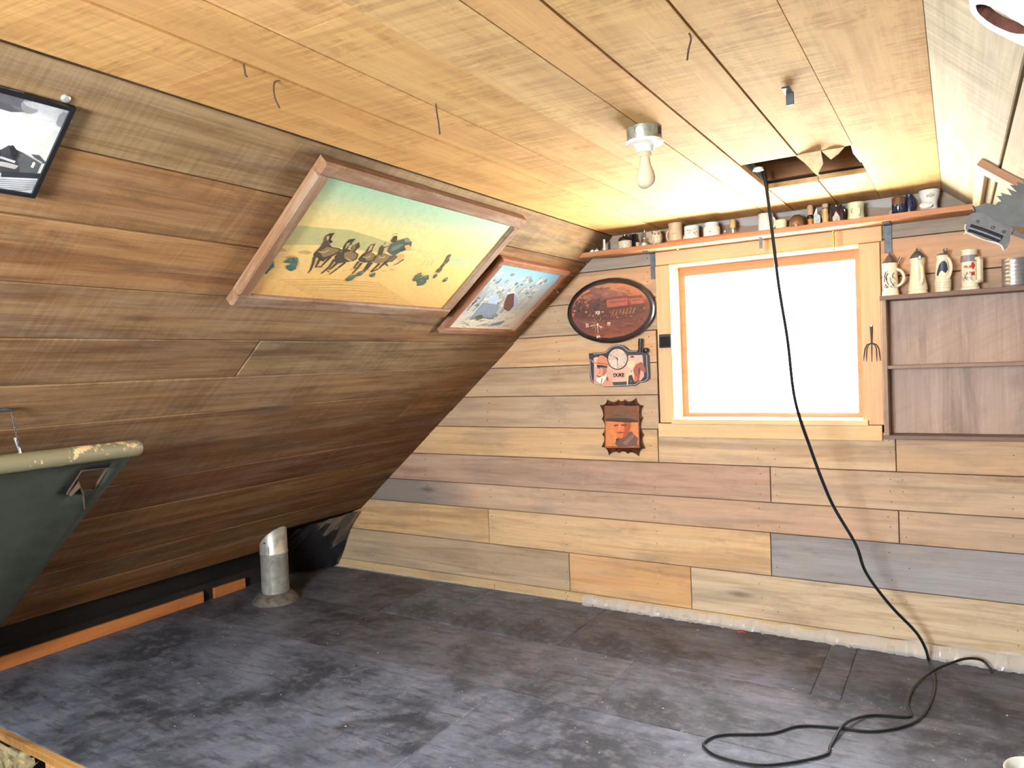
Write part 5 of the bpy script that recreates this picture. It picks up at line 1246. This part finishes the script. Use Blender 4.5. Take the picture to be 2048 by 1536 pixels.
def hand(name, ang, L, w0, mat, org, parent, lift=.002):
    a = math.radians(ang); d_ = VX * math.sin(a) + VZ * math.cos(a); s_ = VX * math.cos(a) - VZ * math.sin(a); mb = MB()
    mb.prism([(-w0, -.008), (w0, -.008), (w0 * 1.4, L * .3), (w0 * .5, L * .55), (w0 * 1.1, L * .75), (0, L), (-w0 * 1.1, L * .75), (-w0 * .5, L * .55), (-w0 * 1.4, L * .3)], org - VY * lift, s_, d_, -VY, .0012)
    return mb.build(name, mat, parent, origin=org)
hand('hour_hand', 130, .034, .0028, M['gilt'], dc, t, .002); hand('minute_hand', 262, .050, .0022, M['gilt'], dc, t, .0035); hand('second_hand', 178, .052, .0012, M['gilt'], dc, t, .005)
mb = MB(); mb.lathe(dc - VY * .001, [(.007, 0), (.007, .004), (.003, .006)], 14, (VX, VZ, -VY)); mb.build('hub', M['gilt'], t, origin=dc, smooth=True)

# ---- holster-shaped cowboy clock
def wq(Yd, *pts): return [(onY(a, b, Yd).x, onY(a, b, Yd).z) for a, b in pts]
def z8(x, y): return (1160 + x * .078125, 670 + y * .078125)
YD = .9965
outl = wq(YD, *[z8(*p) for p in ((225, 470), (420, 452), (560, 445), (640, 432), (690, 395), (740, 330), (820, 280), (920, 255), (1030, 250), (1130, 275), (1200, 320), (1260, 380), (1340, 392), (1480, 388), (1600, 420), (1720, 470), (1765, 530), (1775, 800), (1790, 1040), (1780, 1110), (1730, 1180), (1640, 1215), (1530, 1225), (1470, 1260), (1420, 1305), (1100, 1320), (620, 1330), (580, 1290), (500, 1270), (400, 1262), (330, 1230), (280, 1170), (255, 1080), (245, 800), (235, 620))])
c0 = onY(1240, 726, YD)
t = thing('cowboy_clock', 'dark shaped wall clock with cowboy print reading DUKE under the oval clock', 'clock', (c0.x, YB, c0.z))
rel = [(x - c0.x, z - c0.z) for x, z in outl]
mb = MB(); mb.prism(rel, (c0.x, YB - .001, c0.z), VX, VZ, -VY, .013); mb.build('plate', plain('slate_enamel', (62, 60, 70), .3, coat=.4, var=.06), t, origin=c0)
P = Print((c0.x, YB - .0144, c0.z), VX, VZ, -VY)
def kq(*pts): return [(onY(*z8(a, b), YD).x - c0.x, onY(*z8(a, b), YD).z - c0.z) for a, b in pts]
P.p(strokes(kq((345, 490), (560, 470), (660, 450), (720, 400), (790, 320), (880, 285), (990, 270), (1090, 295), (1160, 350), (1220, 405), (1330, 418), (1450, 412)), .0022), (222, 206, 196))
P.p(strokes(kq((1705, 510), (1715, 800), (1740, 1040), (1725, 1120), (1660, 1180), (1500, 1205), (1420, 1270), (620, 1310), (560, 1262), (380, 1245), (300, 1150), (265, 900), (255, 620)), .0022), (222, 206, 196))
P.p(kq((350, 590), (420, 560), (700, 600), (860, 820), (960, 880), (1100, 850), (1230, 700), (1240, 520), (1600, 510), (1620, 700), (1640, 1060), (1560, 1160), (1300, 1190), (820, 1205), (380, 1180)), (204, 166, 146))
P.p(kq((830, 1210), (1200, 1190), (1230, 1275), (870, 1290)), (66, 64, 74))
P.p(kq((360, 850), (420, 820), (840, 900), (860, 1180), (360, 1190)), (198, 156, 138))
# head under a broad hat (plain figure)
P.p(kq((340, 1220), (420, 1100), (560, 1080), (700, 1060), (820, 1180), (860, 1290), (620, 1300), (560, 1262), (380, 1240)), (206, 140, 112))
P.p(kq((420, 1110), (640, 1050), (690, 980), (660, 1100), (580, 1240), (500, 1230), (430, 1180)), (226, 226, 214)); P.p(kq((560, 1100), (580, 1090), (560, 1240), (535, 1220)), (120, 96, 80))
P.p(blob(*kq((705, 1125))[0], .0032 * 2, .0058 * 2, 10, .15, 3), (88, 96, 84))
P.p(kq((430, 800), (690, 820), (700, 900), (680, 980), (600, 1040), (500, 1080), (430, 1040), (420, 950)), (212, 150, 122)); P.p(kq((600, 860), (690, 850), (680, 970), (610, 1030), (560, 1050)), (170, 106, 84)); P.p(kq((425, 1020), (480, 1050), (560, 1050), (500, 1085), (430, 1050)), (104, 72, 62))
P.p(kq((440, 840), (520, 830), (520, 850), (450, 860)), (70, 50, 44)); P.p(kq((550, 845), (620, 840), (620, 858), (555, 860)), (82, 58, 48)); P.p(kq((500, 850), (530, 850), (540, 930), (500, 940)), (188, 122, 98)); P.p(kq((470, 965), (530, 960), (530, 975), (475, 978)), (150, 84, 72))
P.p(kq((430, 760), (700, 790), (700, 850), (600, 830), (440, 830)), (54, 42, 44))
P.p(kq((290, 620), (350, 680), (440, 700), (440, 640), (480, 560), (520, 520), (600, 530), (700, 600), (730, 680), (730, 750), (840, 790), (830, 815), (690, 800), (520, 765), (400, 740), (310, 690)), (196, 128, 96)); P.p(kq((440, 700), (730, 745), (730, 765), (440, 735)), (150, 92, 70))
# rider
P.p(kq((1280, 560), (1340, 520), (1400, 560), (1380, 580), (1300, 580)), (90, 66, 56)); P.p(kq((1300, 580), (1370, 580), (1350, 640), (1310, 640)), (206, 166, 140)); P.p(kq((1240, 650), (1400, 660), (1420, 780), (1330, 860), (1270, 850), (1230, 720)), (214, 188, 152)); P.p(kq((1200, 720), (1240, 660), (1250, 730), (1290, 840), (1260, 850)), (222, 198, 166))
P.p(kq((1420, 760), (1500, 720), (1570, 690), (1610, 720), (1690, 900), (1680, 960), (1620, 950), (1560, 900), (1540, 1040), (1520, 1160), (1440, 1180), (1390, 1000), (1360, 900)), (152, 84, 66)); P.p(kq((1560, 900), (1620, 940), (1610, 1080), (1550, 1090)), (206, 150, 136)); P.p(kq((1500, 840), (1540, 860), (1530, 1000), (1500, 1000)), (96, 56, 52))
P.p(blob(*kq((1320, 930))[0], .008, .013, 12, .08, 5), (226, 214, 190)); P.p(blob(*kq((1320, 930))[0], .005, .009, 12, .08, 5), (176, 120, 84))
P.p(kq((1180, 1000), (1260, 950), (1290, 1020), (1240, 1180), (1230, 1280), (1200, 1270), (1210, 1100)), (222, 190, 140)); P.p(kq((1250, 1040), (1330, 1020), (1400, 1200), (1390, 1270), (1330, 1270), (1310, 1140), (1280, 1270), (1230, 1275)), (58, 52, 56)); P.p(kq((1390, 1040), (1460, 1060), (1470, 1180), (1400, 1210)), (196, 96, 72))
P.build('cowboy_print', M['tin'], t)
dcc = onY(*z8(968, 610), YD); dcc.y = YB - .0145; rd = (onY(*z8(1215, 610), YD).x - onY(*z8(725, 610), YD).x) / 2
mb = MB(); mb.lathe(dcc, [(rd * 1.06, 0), (rd * 1.06, .004), (rd, .005)], 32, (VX, VZ, -VY)); mb.build('bezel', M['black'], t, origin=dcc, smooth=True)
mb = MB(); mb.lathe(dcc - VY * .0045, [(rd * .97, 0), (rd * .97, .0012)], 32, (VX, VZ, -VY)); mb.build('dial', plain('dial_sky', (214, 194, 174), .4, var=.2, scale=14), t, origin=dcc)
for k in range(12):
    a = k * math.pi / 6; body = str(k or 12)
    text(body, 'numeral', .0115, dcc - VY * .0062 + (VX * math.sin(a) + VZ * math.cos(a)) * rd * .8, VX, VZ, M['black'], t, .0002)
hand('hour_hand', 308, .030, .0013, M['black'], dcc - VY * .006, t, .001); hand('minute_hand', 179, .040, .0011, M['black'], dcc - VY * .006, t, .002); hand('second_hand', 265, .038, .0004, M['darkiron'], dcc - VY * .006, t, .003)
p = onY(*z8(995, 1030), YD); p.y = YB - .0152
text('DUKE', 'lettering', .0250, p, VX, VZ, M['dkbrown'], t, .0003, .0011)
mb = MB()
for zz in (975, 1082): a, b = [onY(*z8(x, zz), YD) for x in (850, 1140)]; a.y = b.y = YB - .0152; mb.tube([a, b], .0005, 4)
mb.build('rule_line', M['brown'], t, origin=p)
g0, g1 = onY(*z8(1550, 90), .991), onY(*z8(1535, 430), .991); mb = MB(); mb.tube([g1, g1.lerp(g0, .3), g1.lerp(g0, .75), g0], [.0105, .0115, .0135, .012], 10, flat=.8); mb.build('pistol_grip', M['darkiron'], t, origin=g1, smooth=True)
g2 = onY(*z8(1685, 395), .993); mb = MB(); mb.lathe(g2, [(.006, .016), (.013, .012), (.015, .004), (.015, -.012), (.012, -.018)], 14, (VX, VZ, -VY)); mb.build('pistol_hammer', M['black'], t, origin=g2, smooth=True)

# ---- scalloped plaque with a portrait
YD = .994; c0 = onY(1243, 855, YD)
def z4(x, y): return (1100 + x * .1953, 640 + y * .1953)
tips = [(502, 872), (575, 815), (685, 816), (757, 815), (872, 800), (950, 875), (946, 1002), (955, 1185), (968, 1320), (902, 1398), (790, 1375), (700, 1368), (592, 1390), (518, 1305), (525, 1175), (520, 1010)]
corner = []
for i in range(len(tips)):
    (xa, ya), (xb, yb2) = tips[i], tips[(i + 1) % len(tips)]; L = math.hypot(xb - xa, yb2 - ya); nx, ny = (735 - (xa + xb) / 2), (1100 - (ya + yb2) / 2); k = math.hypot(nx, ny)
    for j in range(6):
        q_ = j / 6; d_ = 4 * q_ * (1 - q_) * min(.24 * L, 30); corner.append((xa + (xb - xa) * q_ + nx / k * d_, ya + (yb2 - ya) * q_ + ny / k * d_))
pl = [(onY(*z4(a, b), YD).x - c0.x, onY(*z4(a, b), YD).z - c0.z) for a, b in corner]
t = thing('portrait_plaque', 'glossy scallop-edged wooden plaque with a portrait of a man in a cowboy hat', 'plaque', (c0.x, YB, c0.z))
sm = pl
mb = MB(); N = len(sm); vs = []; fs = []
for kk, d_ in ((1.0, 0), (1.0, .010), (.975, .016), (.94, .0185)): vs += [(c0.x + x * kk, YB - .001 - d_, c0.z + z * kk) for x, z in sm]
for j in range(3):
    for i in range(N): k = (i + 1) % N; fs.append((j * N + i, j * N + k, (j + 1) * N + k, (j + 1) * N + i))
fs += [tuple(3 * N + i for i in tr) for tr in tessellate_polygon([[Vector((x, z, 0)) for x, z in sm]])]
mb.add(vs, fs).build('slab', M['bark'], t, origin=c0, smooth=False)
P = Print((c0.x, YB - .0202, c0.z), VX, VZ, -VY)
def gq(*pts): return [(onY(*z4(a, b), YD).x - c0.x, onY(*z4(a, b), YD).z - c0.z) for a, b in pts]
P.p(gq((555, 880), (910, 880), (915, 1310), (560, 1310)), (150, 88, 56)); P.p(gq((570, 1040), (900, 1040), (905, 1270), (860, 1300), (570, 1290)), (214, 134, 84))
P.p(gq((555, 885), (640, 880), (900, 885), (910, 1030), (560, 1040)), (122, 82, 60))
P.p(gq((680, 1220), (730, 1180), (830, 1140), (900, 1210), (890, 1290), (700, 1305), (665, 1270)), (112, 84, 76)); P.p(gq((740, 1260), (850, 1160), (870, 1180), (780, 1290)), (140, 106, 96)); P.p(blob(*gq((685, 1225))[0], .008, .008, 8, .2, 3), (58, 50, 48))
P.p(gq((632, 1040), (820, 1050), (815, 1120), (780, 1190), (720, 1215), (680, 1190), (650, 1120)), (220, 122, 76)); P.p(gq((750, 1050), (830, 1050), (815, 1130), (780, 1190), (740, 1205), (760, 1130)), (176, 88, 54))
P.p(gq((650, 1075), (700, 1068), (700, 1082), (655, 1090)), (110, 62, 44)); P.p(gq((725, 1070), (780, 1068), (780, 1084), (728, 1084)), (104, 58, 42)); P.p(gq((700, 1080), (720, 1080), (730, 1130), (695, 1135)), (236, 144, 96)); P.p(gq((685, 1150), (760, 1145), (755, 1158), (690, 1162)), (140, 68, 50))
P.p(gq((560, 1010), (620, 1000), (820, 1010), (905, 1030), (900, 1048), (780, 1050), (640, 1040), (575, 1035)), (74, 58, 50)); P.p(gq((620, 1010), (640, 930), (670, 880), (720, 870), (780, 880), (810, 950), (815, 1010), (700, 990)), (118, 84, 64)); P.p(gq((635, 985), (680, 970), (810, 985), (812, 1005), (640, 1012)), (92, 76, 60))
for k in range(8): P.p(strokes(gq((650 + k * 20, 1000), (662 + k * 20, 985)), .002), (150, 130, 104))
P.build('portrait_print', M['gloss'], t)
rr = random.Random(2)

# ---- little black box on the window casing
p = onY(1331, 682, .990); t = thing('door_chime', 'small black plastic box on the left window casing', 'box', (p.x, YB - .0195, p.z)); mb = MB()
mb.box((p.x, YB - .034, p.z), .034, .0135, .036, bev=.003); mb.build('case', M['black'], t, origin=p)
mb = MB(); mb.box((p.x, YB - .0485, p.z - .004), .029, .0012, .027, bev=.001); mb.build('grille', plain('black_gloss', (20, 20, 24), .2), t, origin=p)
# ---- fork head hung on the right casing
p = onY(1743, 652, .9925); yk = YB - .026; ft = .9925
t = thing('fork_head', 'dark iron five-tined garden fork head hanging on the right window casing', 'fork', (p.x, YB - .02, p.z))
def fk(x, y): q_ = onY(1720 + x * .16016, 480 + y * .16016, ft); q_.y = yk; return q_
mb = MB(); mb.tube([fk(140, 1066), fk(140, 1100), fk(142, 1200), fk(145, 1290)], [.0058, .0064, .0046, .0030], 12); mb.build('socket', M['darkiron'], t, origin=p, smooth=True)
for pts in ([(145, 1290), (146, 1400), (147, 1522)], [(145, 1288), (105, 1310), (84, 1360), (80, 1440), (80, 1516)], [(145, 1285), (85, 1308), (60, 1360), (48, 1440), (42, 1510)], [(145, 1288), (185, 1310), (203, 1360), (207, 1440), (210, 1516)], [(145, 1285), (205, 1305), (236, 1360), (246, 1440), (254, 1510)]):
    mb = MB(); n = len(pts); mb.tube([fk(*a) for a in pts], [.0022 if i < n - 1 else .001 for i in range(n)], 8); mb.build('tine', M['darkiron'], t, origin=fk(*pts[0]), smooth=True)
mb = MB(); q_ = fk(141, 1072); mb.lathe(q_ + VY * .0255 * 0, [(.0025, -.012), (.0025, .007), (.004, .0075), (.004, .009)], 8, (VX, VZ, -VY)); mb.build('nail', M['galv'], t, origin=q_)

# ---- black cord from the ceiling opening to the floor
def smooth_path(pts, n=8):
    pts = [Vector(p) for p in pts]; out = []
    for i in range(len(pts) - 1):
        p0, p1, p2, p3 = pts[max(i - 1, 0)], pts[i], pts[i + 1], pts[min(i + 2, len(pts) - 1)]
        for k in range(n):
            t_ = k / n; out.append(0.5 * ((2 * p1) + (p2 - p0) * t_ + (2 * p0 - 5 * p1 + 4 * p2 - p3) * t_ ** 2 + (3 * p1 - p0 - 3 * p2 + p3) * t_ ** 3))
    out.append(pts[-1]); return out
hang = [(1523, 338, .80), (1532, 370, .803), (1545, 470, .81), (1558, 575, .82), (1575, 680, .832), (1590, 800, .845), (1622, 900, .862), (1650, 975, .876), (1671, 1020, .886), (1712, 1090, .90), (1732, 1145, .912), (1780, 1210, .932), (1830, 1262, .952), (1850, 1295, .965)]
pts = [onY(a, b, y) for a, b, y in hang]
pts[0].z = CZ + .04
rc = .0062
gnd = [(1858, 1322), (1868, 1352), (1866, 1390), (1842, 1435), (1800, 1455), (1740, 1463), (1680, 1456), (1600, 1452), (1540, 1467), (1450, 1469), (1416, 1479), (1408, 1492), (1440, 1514), (1530, 1530), (1645, 1512), (1662, 1490), (1690, 1455), (1740, 1431), (1815, 1434), (1821, 1426), (1815, 1408), (1826, 1376), (1862, 1344), (1905, 1324)]
gp = [onZ(a, b, rc) for a, b in gnd]
for i in (3, 4, 5, 6): gp[i].z = rc
gp[16].z += .014; gp[21] = onZ(1826, 1376, .012)
gp[22], gp[23] = onZ(1862, 1344, .022), onZ(1905, 1325, .050)
tail = [onZ(1935, 1317, .060), onZ(1962, 1320, .050), onZ(1978, 1334, .026), onZ(1985, 1346, rc)]
path = smooth_path(pts + gp + tail, 6)
mb = MB(); mb.tube(path, [.0068 if i < 84 else .0056 for i in range(len(path))], 8)
o = mb.build('power_cord', M['rubber'], origin=pts[0], smooth=True); tag(o, 'long black cord hanging from the ceiling opening and looping over the floor', 'cord')

# ---- batten frame on the right slope
def rs(px, py, off=0): p = onP(px, py, R0 + RN * off, RN); return (p.y, (p - R0).dot(RV))
t = thing('batten_frame', 'small frame of wooden battens nailed to the right slope above the shelf end', 'frame', R0 + VY * .87 * D + RV * .12)
th = .022; a, b = rs(1951, 345, th), rs(1947, 408, th); s0 = a[1]; s1 = rs(1968, 358, th)[1]
y0_, y1_ = rs(1965, 336, th)[0], rs(1955, 344, th)[0]
plank(t, R0 + RN * th, VY, RV, RN, rect(y1_, s0, .955 * D, s1), th, M['trim'], (206, 176, 132), 'batten', .002, 0, 0)
plank(t, R0 + RN * th, RV, VY, RN, [(s0, y0_), (s0 + .30, y0_), (s0 + .30, y1_), (s0, y1_)], th, M['trim'], (172, 122, 84), 'batten', .002, 0.0004, 0)
plank(t, R0 + RN * th, VY, RV, RN, rect(y1_, s0 + .262, .955 * D, s0 + .30), th, M['trim'], (200, 160, 116), 'batten', .002, 0, 0)

# ---- hand saw at the right edge
YS = .66
def zs(x, y): q_ = onY(1880 + x * .11716, 320 + y * .11716, YS); return q_
s0p = zs(700, 900); t = thing('hand_saw', 'old coarse-toothed hand saw with a dark closed handle at the right edge', 'saw', s0p)
teeth = [(600, 800), (690, 770), (780, 730), (860, 750), (940, 768), (1000, 712), (1050, 714), (965, 612), (1060, 616), (1035, 555), (1130, 585), (1222, 602), (1140, 480), (1240, 520), (1310, 548), (1190, 425), (1330, 440), (1310, 372), (1434, 408), (1400, 316), (1540, 350), (1510, 262), (1650, 296), (1620, 206), (1760, 240), (1730, 150), (1860, 180), (1840, 96), (1960, 120)]
blade = teeth + [(2400, 560), (1430, 1150), (1240, 1140), (900, 1060), (640, 960)]
mb = MB(); mb.prism([(zs(*p).x - s0p.x, zs(*p).z - s0p.z) for p in blade], s0p, VX, VZ, -VY, .0016); mb.build('blade', M['sawsteel'], t, origin=s0p)
def sq(pts): return [(zs(*p).x - s0p.x, zs(*p).z - s0p.z) for p in pts]
hout = [(455, 1000), (520, 930), (620, 905), (760, 930), (900, 1010), (1180, 1130), (1250, 1190), (1200, 1290), (1190, 1400), (1150, 1480), (1085, 1545), (1060, 1500), (1020, 1450), (860, 1400), (700, 1350), (560, 1290), (470, 1255), (425, 1180), (430, 1110)]
mb = MB(); mb.prism(sq(hout), s0p - VY * .0105 + VY * .02, VX, VZ, -VY, .021); mb.build('handle', M['sawgrip'], t, origin=s0p)
mb = MB(); mb.tube(smooth_path([zs(*p) - VY * .004 for p in ((500, 1165), (600, 1195), (760, 1250), (920, 1310), (1040, 1360))], 4), [.0125] * 17, 12, flat=1.25); mb.build('grip', plain('slate_black', (34, 36, 46), .35, coat=.3), t, origin=s0p, smooth=True)
mb = MB(); mb.tube(smooth_path([zs(*p) - VY * .012 for p in ((400, 1278), (440, 1240), (425, 1160), (440, 1105))], 4), .0016, 6); mb.tube(smooth_path([zs(*p) - VY * .012 for p in ((440, 1250), (520, 1275), (640, 1330), (800, 1388), (960, 1430), (1040, 1475), (1075, 1535))], 4), .0022, 6)
mb.build('worn_edge', M['wornwood'], t, origin=s0p, smooth=True)
for p_ in ((640, 1060), (900, 1160), (1085, 1235)):
    a = zs(*p_) - VY * .0105; mb = MB(); mb.lathe(a, [(.005, 0), (.005, .0015), (.003, .0025)], 10, (VX, VZ, -VY)); mb.build('rivet', M['darkiron'], t, origin=a)
mb = MB(); mb.prism(sq([(1170, 1170), (1440, 1280), (1900, 1480), (1900, 1540), (1440, 1345), (1200, 1260)]), s0p + VY * .012, VX, VZ, -VY, .012); mb.build('back_strap', M['sawgrip'], t, origin=s0p)
a = zs(600, 860); mb = MB(); mb.tube([a + VY * .0, Vector((a.x - .004, a.y + .05, a.z + .02))], .003, 6); mb.build('nail', M['darkiron'], t, origin=a)

# ---- white painted board with an oval slot, upper right
off = .045; pl = [rs(a, b, off) for a, b in ((1938, 0), (1940, 20), (1948, 33), (1960, 45), (1978, 58), (2000, 70), (2024, 82), (2048, 93))]
y_end = max(p[0] for p in pl)
t = thing('slotted_board', 'white chipped-paint board with an oval hand slot at the top right corner', 'board', R0 + VY * pl[0][0] + RV * pl[0][1] + RN * off)
sl_ = [rs(a, b, off) for a, b in ((1951, 12), (1954, 22), (1960, 30), (1974, 42), (1990, 52), (2005, 59), (2020, 65), (2034, 68), (2048, 68))]
su_ = [rs(a, b, off) for a, b in ((2048, 52), (2034, 43), (2020, 35), (2005, 26), (1990, 18), (1980, 13), (1970, 9.5), (1960, 8.5), (1953, 9.5))]
smax = max(p[1] for p in sl_) + .03
hole = sl_ + [(sl_[-1][0] - .004, smax), (sl_[-1][0] - .012, smax + .012), (su_[0][0] + .004, smax + .012), (su_[0][0] - .002, smax)] + su_
outer = pl + [(y_end + .004, pl[-1][1] + .10), (y_end - .03, pl[-1][1] + .14), (y_end - .30, pl[-1][1] + .14), (y_end - .33, pl[-1][1] + .10), (y_end - .33, pl[0][1] + .01), (y_end - .30, pl[0][1] - .004), (pl[0][0] - .05, pl[0][1] - .004)]
mb = MB(); o0 = R0 + RN * (off - .018)
tris = tessellate_polygon([[Vector((x, y, 0)) for x, y in outer], [Vector((x, y, 0)) for x, y in hole]]); allp = outer + hole; no = len(outer); nh = len(hole); n = no + nh
vs = [o0 + VY * x + RV * y for x, y in allp] + [o0 + VY * x + RV * y + RN * .018 for x, y in allp]
fs = [tuple(reversed(tr)) for tr in tris] + [tuple(n + i for i in tr) for tr in tris] + [(i, (i + 1) % no, n + (i + 1) % no, n + i) for i in range(no)] + [(no + i, no + (i + 1) % nh, n + no + (i + 1) % nh, n + no + i) for i in range(nh)]
mb.add(vs, fs)
for i in range(nh): mb.mi[len(mb.mi) - 1 - i] = 1
mb.build('face_board', [M['white_paint'], M['slot_red']], t, origin=o0)
mb = MB(); mb.prism([(x, y) for x, y in hole], o0 - RN * .020, VY, RV, RN, .002); mb.build('slot_lining', M['slot_red'], t, origin=o0)
for yy in (pl[0][0] - .06, y_end - .06):
    a = R0 + VY * yy + RV * (pl[0][1] + .06) + RN * ((off - .018) / 2)
    MB().box(a, .012, .05, (off - .018) / 2 - .0005, (VY, RV, RN)).build('spacer', M['slot_red'], t, origin=a)

# ---- white bucket at the lower right corner
zr = .24; bc = onZ(2082, 1546, zr); br = (bc - onZ(2016, 1546, zr)).length
t = thing('bucket', 'white bucket, only its rim showing at the lower right corner', 'bucket', (bc.x, bc.y, 0))
MB().lathe((bc.x, bc.y, 0), [(br * .80, 0.001), (br * .82, .004), (br * .955, zr - .012), (br * 1.0, zr - .010), (br * 1.0, zr - .002), (br * .98, zr), (br * .93, zr - .002), (br * .90, zr - .02), (br * .78, .012), (br * .1, .010)], 36).build('pail', M['white'], t, origin=bc, smooth=True)
mb = MB(); mb.tube([Vector((bc.x + br * 1.02 * math.cos(a), bc.y + br * 1.02 * math.sin(a), zr - .02 - .09 * max(0, math.sin((a - 2.0) / 2.2 * math.pi)))) for a in [2.0 + 2.2 * i / 12 for i in range(13)]], .002, 6); mb.build('bail', M['galv'], t, origin=bc, smooth=True)

# ---- small bits on the ceiling and floor
p = onZ(1575, 178, CZ - .004)
t = thing('metal_clip', 'small rusty metal clip nailed to the ceiling above the opening', 'clip', p)
mb = MB(); mb.box(p + Vector((0, 0, -.004)), .010, .028, .003, bev=.001); mb.build('plate', M['dkbrown'], t, origin=p)
mb = MB(); mb.box(p + Vector((0.002, .020, -.020)), .010, .003, .017, bev=.001); mb.build('tab', M['darkiron'], t, origin=p)
def thread(name_label, px, py, segs):
    p = onZ(px, py, CZ - .002); pts = [p]
    for dx, dz in segs: pts.append(pts[-1] + RX * dx + Vector((0, 0, dz)))
    return tag(MB().tube(smooth_path(pts, 3), .0022, 5).build('cobweb_thread', M['cobweb'], origin=p), name_label, 'cobweb')
thread('tangled dark thread hanging from the ceiling seam at the upper right', 1378, 66, [(.004, -.012), (-.006, -.022), (-.004, -.024)])
thread('short hooked thread hanging from the ceiling near the left of the photo', 560, 160, [(-.012, -.004), (-.004, -.014), (.002, -.024), (.010, -.024)])
thread('straight dusty thread hanging below the middle ceiling seam', 872, 208, [(.001, -.02), (.004, -.03), (.002, -.03)])
thread('curled dusty thread hanging at the ceiling seam above the picture corner', 487, 128, [(.002, -.012), (.001, -.012), (.004, -.004)])
rr = random.Random(9); mb = MB()
for i in range(110):
    x = rr.uniform(-.95, .06); y = rr.uniform(.45, .985)
    if y < .40 or x < -1.0: continue
    a = rr.uniform(0, 6.3); u = Vector((math.cos(a), math.sin(a), 0)); v = Vector((-math.sin(a), math.cos(a), 0)); l = rr.uniform(.001, .0038)
    mb.box((x * D, y * D, .0045), l, l * rr.uniform(.25, .8), .0012, (u, v, VZ))
o = mb.build('floor_crumbs', M['tan'], origin=(-.4 * D, .7 * D, 0)); o['kind'] = 'stuff'; o['label'] = 'tiny pale crumbs scattered over the dark floor'
p = onZ(1476, 1264, .006); mb = MB(); mb.tube([p, p + Vector((.02, .006, .004)), p + Vector((.035, .004, .001))], [.004, .003, .002], 6)
tag(mb.build('red_scrap', M['redbit'], origin=p), 'small red plastic scrap on the floor by the back wall', 'scrap')
